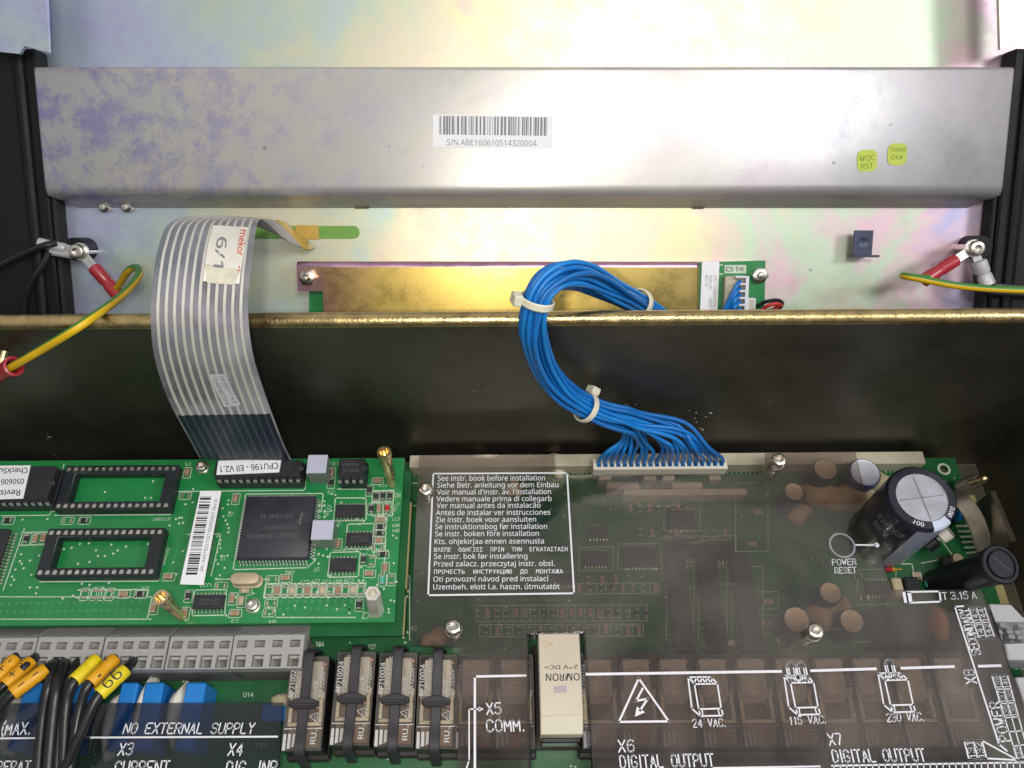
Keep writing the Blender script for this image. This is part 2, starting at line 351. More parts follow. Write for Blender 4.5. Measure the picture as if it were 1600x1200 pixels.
def thing(name, label, cat, loc=(0, 0, 0), group=None):
    o = bpy.data.objects.new(name, None); C.objects.link(o); o.location = V(loc)*MM; o.empty_display_size = .01
    o['label'] = label; o['category'] = cat
    if group: o['group'] = group
    return o
def copy_tree(o, parent=None):
    c = o.copy(); C.objects.link(c)
    if parent is not None: c.parent = parent
    for ch in list(o.children): copy_tree(ch, c)
    return c
def dup_part(o, dx, dy, dz=0., parent=None):
    c = o.copy(); C.objects.link(c); c.parent = parent or o.parent
    c.location = o.location + V((dx, dy, dz))*MM
    for ch in o.children:
        d = ch.copy(); C.objects.link(d); d.parent = c
    return c
_tx = {}; CAP = 1.0; CAPH = 13.64
def _face(fn, cap):                            # faces that ship inside Blender itself; its built-in one if they are absent
    try: return bpy.data.fonts.load(bpy.utils.system_resource('DATAFILES') + '/fonts/' + fn), cap
    except Exception: return None, 13.64
LATIN, OTHER = _face('NotoSansHebrew-Regular.woff2', 11.451), _face('DejaVuSansMono.woff2', 10.397)
def _glyphs(s, bold):
    if (s, bold) not in _tx:
        cu = bpy.data.curves.new('lettering', 'FONT'); cu.resolution_u = 2
        cu.size = 20; cu.body = s; cu.offset = min(bold, .012)*20
        face, CAPH = OTHER if any(ord(ch) > 0x36f for ch in s) else LATIN
        if face: cu.font = face
        ob = bpy.data.objects.new('lettering', cu); C.objects.link(ob)
        dg = bpy.context.evaluated_depsgraph_get(); me = bpy.data.meshes.new_from_object(ob.evaluated_get(dg))
        vs = [(v.co.x/CAPH, v.co.y/CAPH) for v in me.vertices]; fs = [tuple(p.vertices) for p in me.polygons]
        C.objects.unlink(ob); bpy.data.objects.remove(ob); bpy.data.meshes.remove(me); bpy.data.curves.remove(cu)
        _tx[(s, bold)] = (vs, fs)
    return _tx[(s, bold)]
def text(mb, s, o, ex, ey, bold=.012):
    """lettering with its box from o along ex (whole width) and ey (cap height): points in the builder's space"""
    vs, fs = _glyphs(s, bold)
    x0 = min(v[0] for v in vs); x1 = max(v[0] for v in vs)
    o, ex, ey = V(o), V(ex), V(ey)
    mb.add([o + ex*((v[0]-x0)/(x1-x0)) + ey*(v[1]/CAP) for v in vs], fs)
def text_px(mb, s, bl, br, tl, z, bold=.012, conv=None):
    f = conv or at
    a, b, c = f(*bl, z), f(*br, z), f(*tl, z); text(mb, s, a, b-a, c-a, bold)
# one-line drafting letters, drawn as strokes on a 4 x 6 grid
STROKE = {'A': ['0,0 2,6 4,0', '.75,2 3.25,2'], 'C': ['4,1.2 3,0 1,0 0,1.2 0,4.8 1,6 3,6 4,4.8'], 'D': ['0,0 0,6 2.4,6 4,4.6 4,1.4 2.4,0 0,0'], 'E': ['4,0 0,0 0,6 4,6', '0,3.1 3,3.1'], 'G': ['4,4.8 3,6 1,6 0,4.8 0,1.2 1,0 3,0 4,1.2 4,2.8 2.4,2.8'], 'I': ['1,0 1,6'], 'L': ['0,6 0,0 3.6,0'], 'M': ['0,0 0,6 2,1.8 4,6 4,0'], 'N': ['0,0 0,6 4,0 4,6'],
 'O': ['1.2,0 0,1.3 0,4.7 1.2,6 2.8,6 4,4.7 4,1.3 2.8,0 1.2,0'], 'P': ['0,0 0,6 2.8,6 4,5 4,3.8 2.8,2.8 0,2.8'], 'R': ['0,0 0,6 2.8,6 4,5 4,3.9 2.8,3 0,3', '2,3 4,0'], 'S': ['0,1.1 1,0 3,0 4,1.1 4,2.1 3,3 1,3.2 0,4 0,5 1,6 3,6 4,5'], 'T': ['0,6 4,6', '2,6 2,0'], 'U': ['0,6 0,1.2 1,0 3,0 4,1.2 4,6'], 'V': ['0,6 2,0 4,6'], 'W': ['0,6 1,0 2,4.2 3,0 4,6'], 'X': ['0,0 4,6', '0,6 4,0'], 'Y': ['0,6 2,3 4,6', '2,3 2,0'],
 '0': ['1.2,0 0,1.3 0,4.7 1.2,6 2.8,6 4,4.7 4,1.3 2.8,0 1.2,0'], '1': ['.8,4.8 2,6 2,0'], '2': ['0,4.8 1,6 3,6 4,4.9 4,4 0,0 4,0'], '3': ['0,5.2 1,6 3,6 4,5 4,4 3,3.1 1.6,3.1', '3,3.1 4,2.2 4,1 3,0 1,0 0,.8'], '4': ['3,0 3,6 0,1.8 4,1.8'], '5': ['3.8,6 .4,6 0,3.2 1.4,3.7 2.8,3.7 4,2.6 4,1.2 2.8,0 1,0 0,.9'], '6': ['3.6,5.4 2.8,6 1.2,6 0,4.6 0,1.2 1,0 3,0 4,1.1 4,2.5 3,3.5 1,3.5 0,2.5'], '7': ['0,6 4,6 1.4,0'], '8': ['1,3.2 0,4.1 0,5.1 1,6 3,6 4,5.1 4,4.1 3,3.2 1,3.2 0,2.2 0,1 1,0 3,0 4,1 4,2.2 3,3.2'], '9': ['.4,.6 1.2,0 2.8,0 4,1.4 4,4.8 3,6 1,6 0,4.9 0,3.5 1,2.5 3,2.5 4,3.5'],
 '.': ['.6,0 .6,.4'], '(': ['1.6,-.8 .4,1.4 .4,4.8 1.6,7'], ' ': []}
def draft(mb, s, bl, br, tl, z, wd=.5):
    wd = min(wd, (at(*tl, z)-at(*bl, z)).length*.125)
    x = 0; items = []
    for ch in s:
        adv = {'I': 3.2, '.': 2.4, ' ': 2.6, '(': 3, '1': 4.4}.get(ch, 5.6)
        for st in STROKE[ch]: items.append([(x + float(a), float(b)) for a, b in (q.split(',') for q in st.split())])
        x += adv
    x1 = max(p[0] for it in items for p in it); x0 = min(p[0] for it in items for p in it)
    o = at(*bl, z); ex = (at(*br, z)-o)/(x1-x0); ey = (at(*tl, z)-o)/6
    for it in items: line(mb, [tuple(o + ex*(a-x0) + ey*b)[:2] for a, b in it], wd, z)
def rrect(cx, cy, w, h, r, rot=0., n=4):
    pts = []
    for sx, sy, a0 in ((1, 1, 0), (-1, 1, 90), (-1, -1, 180), (1, -1, 270)):
        for k in range(n+1):
            a = math.radians(a0 + 90*k/n); pts.append((sx*(w/2-r) + r*math.cos(a), sy*(h/2-r) + r*math.sin(a)))
    c, q = math.cos(rot), math.sin(rot)
    return [(cx + x*c - y*q, cy + x*q + y*c) for x, y in pts]
def quad_px(pts, z): return [tuple(at(x, y, z))[:2] for x, y in pts]
def line(mb, pts, wd, z, closed=False):       # printed line: a ribbon of quads in the xy plane
    P = [V((p[0], p[1])) for p in pts]; P = P + [P[0]] if closed else P
    for a, b in zip(P, P[1:]):
        d = (b-a); L = d.length
        if L < 1e-6: continue
        d = d/L; n = V((-d.y, d.x))*wd/2; e = d*wd*.45
        q = [a-e-n, b+e-n, b+e+n, a-e+n]; mb.add([(p.x, p.y, z) for p in q], [(0, 1, 2, 3)])
def line_px(mb, pts, wd, z, closed=False): line(mb, [tuple(at(x, y, z))[:2] for x, y in pts], wd, z, closed)
def cat(pts, n=10):                            # Catmull-Rom through points (any dimension)
    P = [V(p) for p in pts]; P = [P[0]*2-P[1]] + P + [P[-1]*2-P[-2]]; out = []
    for i in range(1, len(P)-2):
        a, b, c, d = P[i-1:i+3]
        for k in range(n):
            t = k/n; out.append(.5*((2*b) + (c-a)*t + (2*a-5*b+4*c-d)*t*t + (3*b-a-3*c+d)*t**3))
    out.append(P[-2]); return out
def screw(mb, c, ax=(0, 0, 1), r=2.6, h=2.0, socket=1.3, shank=0., rs=1.6):
    """pan head with a hexagon socket; c is the underside of the head"""
    c, ax = V(c), V(ax).normalized()
    mb.lathe(c, ax, [(0, 0), (r, 0), (r, h*.55), (r*.86, h*.88), (r*.62, h), (socket, h)], 24)
    mb.lathe(c, ax, [(socket, h), (socket*.96, h*.35), (0, h*.30)], 6)
    if shank: mb.lathe(c - ax*shank, ax, [(0, 0), (rs, 0), (rs, shank)], 14)
def barcode(mb, o, ex, ey, n=60, seed=1, gap=.0):
    rnd = random.Random(seed); x = 0.; o, ex, ey = V(o), V(ex), V(ey); ws = []
    while x < 1:
        a = rnd.choice((.5, .5, 1, 1.5, 2))/n; b = rnd.choice((.5, .5, 1, 1.6))/n
        ws.append((x, min(x+a, 1))); x += a+b
    for a, b in ws: mb.add([o+ex*a, o+ex*b, o+ex*b+ey, o+ex*a+ey], [(0, 1, 2, 3)])
# ------------------------------------------------------------------ the steel case
case = thing('equipment_case', 'dark olive steel equipment case whose upright wall stands behind the green boards', 'metal case', (0, 146, 0))
def sweep_x(mb, prof, xa, xb, nx=2):          # extrude a (y, z) profile along x
    n = len(prof); vs = []; fs = []
    for i in range(nx+1):
        x = xa + (xb-xa)*i/nx
        for y, z in prof: vs.append((x, y, z))
    for i in range(nx):
        for k in range(n):
            j = (k+1) % n; fs.append((i*n+k, i*n+j, (i+1)*n+j, (i+1)*n+k))
    fs.append(tuple(range(n))[::-1]); fs.append(tuple(nx*n+k for k in range(n)))
    return mb.add(vs, fs)
YW = 147.
ZW = 90.
arc = [(YW+2.5-2.5*math.cos(a*math.pi/12), ZW+2.5*math.sin(a*math.pi/12)) for a in range(0, 13)]
prof = [(YW, -12)] + arc + [(YW+5, 78), (YW+3.6, 78), (YW+3.6, ZW), (YW+1.4, ZW-2), (YW+1.4, -12)]
wmb = MB(); sweep_x(wmb, prof, -240, 196, 1)
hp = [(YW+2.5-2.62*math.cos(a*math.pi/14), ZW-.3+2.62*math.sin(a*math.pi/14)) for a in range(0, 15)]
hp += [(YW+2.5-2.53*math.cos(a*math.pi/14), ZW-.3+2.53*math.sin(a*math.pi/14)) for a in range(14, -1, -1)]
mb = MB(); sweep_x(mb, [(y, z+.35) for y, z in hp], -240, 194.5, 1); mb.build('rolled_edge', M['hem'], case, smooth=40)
mb = MB(); mb.box(194.6, 196, -60, YW-.2, -12, 60); mb.build('side_wall', M['wall'], case)
mb = MB(); mb.box(-240, 194.4, -60, YW-.2, -13.4, -12.1); mb.build('floor_plate', M['floor_steel'], case)
# chipped paint and weld spatter on the wall
mb = wmb; mb.mk(1); rnd = random.Random(4)
for (px, py, n_, sx, sy) in ((1085, 650, 8, 14, 8), (1080, 672, 4, 14, 3), (985, 632, 4, 12, 2), (75, 686, 3, 8, 3), (85, 710, 1, 2, 2)):
    for _ in range(n_):
        p = onY(px + rnd.gauss(0, sx), py + rnd.gauss(0, sy), YW-.05); r = rnd.uniform(.15, .55)
        mb.blob(p, r*rnd.uniform(.8, 2.2), .18, r*.7, rnd.randint(0, 99), .3, 8, 4)
mb.build('back_wall', [M['wall'], M['strap']], case, smooth=40)

# ------------------------------------------------------------------ the open lid
lidt = thing('open_lid', 'open lid lined with iridescent zinc sheet, leaning back behind the case wall', 'lid', LO)
def L2(x, y, n=0.): p = lid(x, y, n); return (p.x, p.y)
mb = MB(LIDF); mb.box(L2(20, 300)[0], L2(1605, 300)[0], L2(800, 640)[1], L2(800, -120)[1], -1.5, 0)
mb.build('inner_panel', M['lid_zinc'], lidt)
def frame_bar(xi, sgn):
    mb = MB(LIDF); u = L2(xi, 305, 10)[0]; w0 = L2(800, 560)[1]; w1 = L2(800, 84)[1]
    a, b = sorted((u, u + sgn*34)); mb.box(a, b, w0, w1, .05, 9)
    mb.tube([(u+sgn*6, w0, 9), (u+sgn*6, w1, 9)], 2.4, 10)
    o = mb.build('frame_rail', M['black_plastic'], lidt, bevel=.8)
    mb = MB(LIDF); mb.box(min(u, u-sgn*1.6), max(u, u-sgn*1.6), w0, w1-6, .1, 7.5); mb.build('foam_seal', M['black_foam'], lidt, bevel=.5)
frame_bar(73, -1); frame_bar(1566, 1)
# corner lips of the sheet
mb = MB(LIDF); mb.plate([L2(x, y, 18) for x, y in ((-30, -60), (70, -60), (76, 82), (38, 72), (30, 84), (-30, 78))], [], 16.4, 18); mb.build('corner_lip', M['lid_zinc'], lidt)
mb = MB(LIDF); mb.plate([L2(x, y, 18) for x, y in ((1559, -60), (1563, 77), (1603, 65), (1640, 60), (1640, -60))], [], 16.4, 18); mb.build('corner_lip', M['lid_zinc'], lidt)
# raised channel
wt = L2(800, 104, 12)[1]; wb1 = L2(800, 288, 12)[1]; wb3 = L2(800, 325, 0)[1]
pr = [(wt, .1, 0), (wt, 11.0, 0), (wt-.5, 11.8, 0), (wt-1.4, 12, 0)]
R_ = (wb1 - wb3)*.72
for k in range(0, 9):
    a = math.pi/2*k/8*.92; pr.append((wb1 - R_*math.sin(a), 12 - R_ + R_*math.cos(a), 0 if k < 5 else (k-4)*1.2))
pr += [(wb3, .1, 6.5)]
uL = L2(60, 205, 12)[0]; uR = L2(1578, 205, 12)[0]
mb = MB(LIDF); vs = []; n = len(pr)
for (u, s) in ((uL, 1), (uL+1.2, 1), (uR-1.2, -1), (uR, -1)):
    first = u in (uL, uR)
    for (wv, nn, ins) in pr: vs.append((u + s*ins, wv, max(.1, nn - (1.0 if first else 0))))
fs = [(i*n+k, (i+1)*n+k, (i+1)*n+k+1, i*n+k+1) for i in range(3) for k in range(n-1)] + [tuple(range(n)), tuple(range(3*n, 4*n))[::-1]]
mb.add(vs, fs); mb.build('channel', M['channel_zinc'], lidt, smooth=50)
chan = [o for o in lidt.children if o.name.startswith('channel')][0]
# crease lines and notches along the channel's lower edge
for px, wd in ((565, 12), (1092, 10)):
    mb = MB(LIDF); a = lid(px-wd, 322, 1.5); b = lid(px+wd, 322, 1.5); mb.bar((a.x, a.y, .8), (b.x, b.y, .8), (0, .9, 0), (0, 0, .7)); mb.build('punched_lug', M['wall'], lidt, bevel=.4)
for px in (163, 198):
    mb = MB(LIDF); p = lid(px, 323, 2); mb.lathe((p.x, p.y, .2), (0, 0, 1), [(2.2, 0), (2.2, 2.5), (1.2, 3.6), (0, 3.8)], 14); mb.build('rivet', M['steel'], lidt)
# stickers on the channel
def PL(x, y, n): return LIDF @ V(lid(x, y, n))
def sticker(name, mats, cpx, wpx, hpx, rot, n, rad, draw=None, label=None):
    c = lid(cpx[0], cpx[1], n); s = lid(cpx[0]+50, cpx[1], n).x - c.x; k = s/50
    mb = MB(LIDF); mb.plate(rrect(c.x, c.y, wpx*k, hpx*k, rad, rot), [], n-.12, n)
    if draw:
        e1 = V((math.cos(rot), math.sin(rot), 0))*k; e2 = V((-math.sin(rot), math.cos(rot), 0))*k
        f = lambda x, y: V((c.x, c.y, n+.02)) + e1*x - e2*y
        draw(mb, f)
    o = mb.build(name, mats, lidt, smooth=0)
    if label: o['label'] = label
    return o
def d1(mb, f):
    mb.mk(1); barcode(mb, f(-84, 5), f(85, 5)-f(-84, 5), f(-84, -23)-f(-84, 5), 95, 3)
    text(mb, 'S/N ABE160610514320004', f(-72, 21), f(69, 21)-f(-72, 21), f(-72, 12)-f(-72, 21), .0)
sticker('barcode_sticker', [M['label'], M['ink_grey']], (770, 206), 187, 49, -.012, 12.15, .2, d1, 'white barcode sticker on the channel')
def d2(mb, f):
    mb.mk(1); text(mb, 'MQC', f(-12, 0), f(12, 0)-f(-12, 0), f(-12, -8)-f(-12, 0), .02); text(mb, 'RST', f(-10, 12), f(10, 12)-f(-10, 12), f(-10, 4)-f(-10, 12), .02)
def d3(mb, f):
    mb.mk(1); text(mb, 'Tested', f(-12, -4), f(12, -4)-f(-12, -4), f(-12, -11)-f(-12, -4), .02); text(mb, 'OK#', f(-9, 8), f(9, 8)-f(-9, 8), f(-9, 1)-f(-9, 8), .02)
sticker('inspection_sticker', [M['yellow_sticker'], M['yellow_ink']], (1355, 251), 31, 33, .08, 12.15, 2.2, d2, 'lime sticker reading MQC RST')
sticker('inspection_sticker', [M['yellow_sticker'], M['yellow_ink']], (1402, 241), 30, 33, -.02, 12.15, 2.2, d3, 'lime sticker reading Tested OK')
# slot seen green through the sheet, small bent clip
mb = MB(LIDF); a = lid(345, 363, .1); b = lid(552, 363, .1); mb.plate(rrect((a.x+b.x)/2, a.y, b.x-a.x+5, 5.0, 2.45), [], .02, .25); mb.build('slot', M['lid_green'], lidt)
mb = MB(LIDF); p = lid(1349, 379, 6); q = lid(1362, 398, 0)
mb.box(p.x-3.6, p.x+3.6, p.y-4.6, p.y+4.6, 5, 6); mb.box(p.x-3.6, p.x+3.6, p.y-5.6, p.y-4.5, .1, 6); mb.box(p.x-3.6, p.x+6.2, p.y-5.6, p.y-4.7, 6.05, 7)
mb.lathe((p.x, p.y, 6), (0, 0, 1), [(2.3, 0), (2.3, .16), (1.8, .16), (1.7, .04), (0, .04)], 20); mb.build('bent_clip', M['blue_clip'], lidt, bevel=.3)
# ground studs
for px, py, sh in ((125, 393, 1), (1521, 388, 1)):
    p = PL(px, py, 11); mb = MB()
    mb.cyl(PL(px+11, py-4, 0) if px < 800 else PL(px-9, py-2, 0), LN, 4.4, 4.4, 9.4, 24)
    mb.mk(1); screw(mb, p + LN*1.3, LN, 3.0, 2.3, 1.4); mb.cyl(p - LN*10.8, LN, 1.6, 1.6, 12, 12)
    mb.build('ground_stud', [M['black_plastic'], M['steel']], lidt, bevel=0)

# ------------------------------------------------------------------ display module bolted to the lid
dm = thing('display_module', 'gold passivated plate over a green display board on the lid', 'circuit module', PL(800, 470, 0))
N0 = 9.
u0 = L2(504, 450, N0)[0]; u1 = L2(1187, 450, N0)[0]; wtop = L2(800, 409, N0)[1]; wbot = L2(800, 620, N0)[1]
ue = L2(465, 450, N0)[0]; we = L2(480, 455, N0)[1]
mb = MB(LIDF)
mb.plate([(ue, wtop-2), (u1, wtop-2), (u1, wbot), (u0, wbot), (u0, we), (ue, we)], [], N0-1.2, N0)
k = 6; vs = []; fs = []
for u in (ue, u1):
    for i in range(k+1):
        a = math.pi/2*i/k; vs.append((u, wtop-2+2*math.sin(a), N0-2+2*math.cos(a)))
    vs.append((u, wtop, .3))
for i in range(k+1): fs.append((i, k+2+i, k+3+i, i+1))
mb.mk(1); mb.add(vs, fs); mb.build('backing_plate', [M['gold_plate'], M['pink_gold']], dm, smooth=50)
mb = MB(LIDF); mb.plate([L2(483, 440, 4), L2(540, 440, 4), L2(540, 640, 4), L2(483, 640, 4)], [], 2.6, 4); mb.mk(0)
a = lid(511, 470, 4.2); b = lid(511, 560, 4.2); mb.bar(a, b, (1.0, 0, 0), (0, 0, 1.5)); mb.build('display_circuit_board', M['pcb'], dm)
NB = 11.
mb = MB(LIDF); mb.plate([L2(1092, 410, NB), L2(1196, 407, NB), L2(1191, 640, NB), L2(1092, 640, NB)], [], NB-1.5, NB)
mb.mk(1)
def lrect(mb, x0, y0, x1, y1, n): mb.poly([(*L2(x0, y0, n), n), (*L2(x0, y1, n), n), (*L2(x1, y1, n), n), (*L2(x1, y0, n), n)], n)
lrect(mb, 1132, 414, 1166, 427, NB+.05); lrect(mb, 1121, 427, 1130, 429, NB+.05); lrect(mb, 1121, 413, 1130, 415, NB+.05)
mb.mk(2); f = lambda x, y, z: LIDF @ V(lid(x, y, z)); g = lambda x, y, z: V(lid(x, y, z))
for a in ((1134, 424, 'C5'), (1150, 424, '9 W')):
    o_ = g(a[0], a[1], NB+.1); text(mb, a[2], o_, g(a[0]+12, a[1], NB+.1)-o_, g(a[0], a[1]-7, NB+.1)-o_)
mb.build('circuit_board', [M['pcb'], M['silk'], M['ink']], dm)
mb = MB(LIDF); mb.plate(rrect(*((V(L2(1109, 449, 12.2)))[:]), 6.6, 19.6, .9), [], NB, 12.2); mb.mk(1)
for x, s, y1, y2 in ((1117, 'ITN 110080 A POS', 430, 479), (1110, '300 00', 430, 452), (1104, 'REV A5', 430, 448), (1110, '0803', 466, 479)):
    o_ = g(x-2.2, y1, 12.25); text(mb, s, o_, g(x-2.2, y2, 12.25)-o_, g(x+2.2, y1, 12.25)-o_, .0)
mb.build('part_label', [M['label'], M['ink_grey']], dm, smooth=0)
mb = MB(LIDF)
c0 = L2(1134, 432, 15); c1 = L2(1168, 640, 15); mb.box(c0[0], c0[0]+3.6, c1[1], c0[1], NB+.05, 15); mb.mk(1)
xr0 = L2(1150, 450, 17)[0]; xr1 = L2(1170, 450, 17)[0]
mb.box(xr1-1.2, xr1, c1[1], c0[1]+.2, NB+.05, 17)
for i in range(9): y = c0[1] - 2.6*i; mb.box(xr0-.3, xr1-1.15, y-.45, y+.25, NB+.05, 17)
mb.mk(2); mb.box(xr0, xr1-1.2, c1[1], c0[1]-.3, NB+.05, 13.5)
mb.build('wire_connector', [M['beige_dirty'], M['plug_white'], M['beige_dirty']], dm)
for px, py in ((480, 434), (1185, 430)):
    p = lid(px, py, NB); mb = MB(LIDF); mb.lathe((p.x, p.y, N0 if px < 800 else NB), (0, 0, 1), [(0, 0), (3.1, 0), (3.1, 2.6), (2.4, 3.0), (1.4, 3.0)], 6); mb.lathe((p.x, p.y, N0+1), (0, 0, 1), [(1.4, 0), (1.4, 4.0), (.9, 4.8), (0, 4.9)], 14)
    mb.build('nut', M['steel'], dm)
# the little red and black supply lead
wl = thing('supply_lead', 'twisted red and black lead plugged in beside the white display connector', 'wire lead', PL(1190, 485, 12))
mb = MB(LIDF); a = L2(1169, 466, 15); mb.box(a[0], a[0]+2.9, a[1]-9, a[1], NB+.05, 15); mb.mk(1); mb.box(a[0]+.6, a[0]+2.3, a[1]-8, a[1]-.5, 15, 15.1); mb.build('plug', [M['plug_white'], M['beige_dirty']], wl)
def lpath(pts): return cat([PL(*p) for p in pts], 8)
mb = MB(); mb.tube(lpath(((1184, 478, 14), (1195, 472, 17), (1212, 469, 18), (1222, 473, 16), (1216, 483, 14), (1200, 486, 15), (1190, 500, 15))), .75, 8); mb.build('black_wire', M['black_wire'], wl)
mb = MB(); mb.tube(lpath(((1184, 492, 14), (1196, 480, 19), (1210, 475, 20), (1220, 477, 18), (1212, 481, 17), (1202, 490, 15), (1196, 505, 15))), .75, 8); mb.build('red_wire', M['red_wire'], wl)
# ------------------------------------------------------------------ main board and what is soldered to it
main = thing('main_circuit_board', 'large green main circuit board lying under the smoked cover', 'circuit board', (0, 60, 0))
XR = at(1494, 722, 0).x; YB = at(1000, 719, 0).y
mb = MB(); mb.plate([(-236, -40), (XR, -40), (XR, YB), (-236, YB)], [[(at(1475, 733, 0).x + 1.6*math.cos(a*.5236), at(1475, 733, 0).y + 1.6*math.sin(a*.5236)) for a in range(12)]], -1.6, 0)
mb.mk(1); rnd = random.Random(11)
def via(mb, x, y, z, r=.38, n=7): mb.poly([(x + r*math.cos(6.283*k/n), y + r*math.sin(6.283*k/n)) for k in range(n)], z)
c_ = at(1475, 733, 0)
mb.lathe((c_.x, c_.y, 0), (0, 0, 1), [(2.6, 0), (2.6, .06), (1.62, .06)], 20)
mb.mk(2)
for _ in range(70):                                  # bright traces
    x = rnd.uniform(-35, 178); y = rnd.uniform(60, 140); L = rnd.uniform(4, 22)
    if rnd.random() < .5: line(mb, [(x, y), (x+L, y), (x+L+2, y-2)], .35, .03)
    else: line(mb, [(x, y), (x, y-L), (x+2, y-L-2)], .35, .03)
for _ in range(420):
    mb.mk(1); via(mb, rnd.uniform(-236, 178), rnd.uniform(20, 141), .045, rnd.uniform(.25, .45))
for x, y in ((1467, 842), (1452, 850), (1450, 824), (1475, 800), (1463, 812)): p = at(x, y, 0); via(mb, p.x, p.y, .06, .9)
for i in range(7):                                    # comb of pads at the right-hand edge
    p = at(1512 + i*3.2, 822 + i*8.2, 0); q = at(1495 + i*3.2, 822 + i*8.4, 0); line(mb, [(q.x, q.y), (p.x, p.y)], .85, .05)
for a, b in (((1385, 881), (1425, 881)), ((1425, 881), (1430, 905)), ((1470, 842), (1490, 870)), ((1440, 880), (1465, 875)), ((640, 1000), (640, 900)), ((638, 755), (652, 755)), ((638, 755), (638, 790)), ((638, 790), (650, 790)), ((1440, 905), (1520, 905))):
    line_px(mb, [a, b], .4, .05)
for i in range(14): p = at(630 + rnd.uniform(-4, 10), 900 + i*8, 0); via(mb, p.x, p.y, .05, .5)
for s, x, y, wd in (('U14', 380, 1089, 16), ('R82', 440, 1090, 12), ('RV7', 222, 1056, 12), ('R81', 265, 1056, 12), ('R80', 316, 1056, 12), ('R82', 1428, 905, 12), ('C33', 1459, 895, 12), ('K82', 640, 985, 12), ('R84', 494, 1010, 12), ('V27', 575, 1014, 12), ('U42', 1586, 1046, 14), ('T21', 398, 1168, 16)):
    text_px(mb, s, (x, y), (x+wd, y), (x, y-7), .05)
mb.mk(1)                                              # frames of the resistor rows and chips under the cover
for ya, yb, xa, xb, n_ in ((946, 971, 745, 1012, 19), (976, 995, 750, 1005, 15), (912, 928, 905, 1030, 9)):
    line_px(mb, [(xa, ya), (xb, ya-1), (xb, yb-1), (xa-1, yb)], .22, .05, True)
    for k in range(1, n_): x = xa + (xb-xa)*k/n_; line_px(mb, [(x, ya), (x-.6, yb)], .2, .05)
for xa, ya, xb, yb in ((1000, 752, 1062, 790), (1038, 796, 1094, 830), (966, 850, 1034, 890), (1034, 838, 1096, 880), (1096, 838, 1150, 882), (905, 855, 958, 892), (1042, 886, 1084, 1000), (1092, 886, 1136, 1000), (1144, 886, 1192, 1000), (1180, 925, 1216, 952), (1180, 962, 1216, 990), (1340, 890, 1400, 945), (1150, 755, 1200, 862)):
    line_px(mb, [(xa, ya), (xb, ya-1), (xb, yb-1), (xa-1, yb)], .22, .05, True)
mb.build('board', [M['pcb2'], M['silk'], M['silk_dim']], main, smooth=0)
# dark blocks added as shade under the right-hand and lower margins of the cover
pz = 14.5; a = at(1488, 935, pz); b = at(1560, 1010, pz); mb = MB(); mb.box(a.x, a.x+13, 44, a.y-4, .1, pz); mb.build('shade_block', M['relay_base'], main, bevel=.5)
a = at(930, 1186, 14); mb = MB(); mb.box(a.x, a.x+126, a.y-14, a.y-1, .1, 14); mb.build('shade_block', M['relay_base'], main, bevel=.5)

mb = MB(); mb.box(XR+.05, XR+3.2, 84, 128, -1.6, -.1); mb.build('board_edge_strip', M['pcb_edge'], main)
# long nylon header along the back edge
mb = MB(); a = at(640, 718, 7); b = at(1445, 716, 7); mb.box(a.x, b.x, YB-5.6, YB-.4, .05, 7.0); mb.mk(1)
for i in range(110): x = a.x + 1 + i*1.85; mb.box(x, x+.5, YB-6.6, YB-5.65, .1, .6)
mb.build('pin_header', [M['beige_dirty'], M['solder']], main, bevel=.3)
# nylon sockets half hidden by the smoked cover
for xa, xb, py, dz in ((975, 1168, 768, 6), (948, 998, 757, 6), (1050, 1098, 757, 6), (935, 955, 744, 5), (1005, 1025, 744, 5), (1036, 1054, 744, 5), (1108, 1126, 744, 5)):
    a = at(xa, py, dz); b = at(xb, py, dz); mb = MB(); mb.box(a.x, b.x, a.y-1.6, a.y+1.0, .1, dz); mb.build('nylon_socket', M['beige_dirty'], main, bevel=.3)
# blue box capacitors with white silicone between them
for i, (x0, x1, zt) in enumerate(((40, 66, 12), (108, 136, 12), (190, 216, 13.2), (227, 256, 13.2), (291, 322, 13.2))):
    p = at(x0, 1066, zt); q = at(x1, 1066, zt); mb = MB(); mb.box(p.x, q.x, p.y-21, p.y, .1, zt); mb.build('blue_capacitor', M['blue_cap'], main, bevel=.5)
for i, (x, y, rx) in enumerate(((222, 1085, 2.6), (275, 1086, 3.1), (175, 1100, 3.0), (85, 1100, 3.2), (20, 1100, 2.8))):
    p = at(x, y, 12); mb = MB(); mb.blob((p.x, p.y-5, 5.6), rx, 10.5, 8, i, .22, 16, 10); mb.build('silicone_bead', M['silicone'], main, smooth=60)
for i in range(2):
    p = at(438, 1090, 2); mb = MB(); mb.blob((p.x+i*2, p.y-1, 1.5), 3.4, 2.5, 2.2, 31+i, .25); mb.build('silicone_bead', M['glue_pale'], main, smooth=60)
mb = MB(); p = at(410, 1100, 3); q = at(442, 1112, 3); mb.box(p.x, q.x+4, q.y-3, p.y, .1, 3); mb.build('blue_coil', M['blue_cap'], main, bevel=.4)

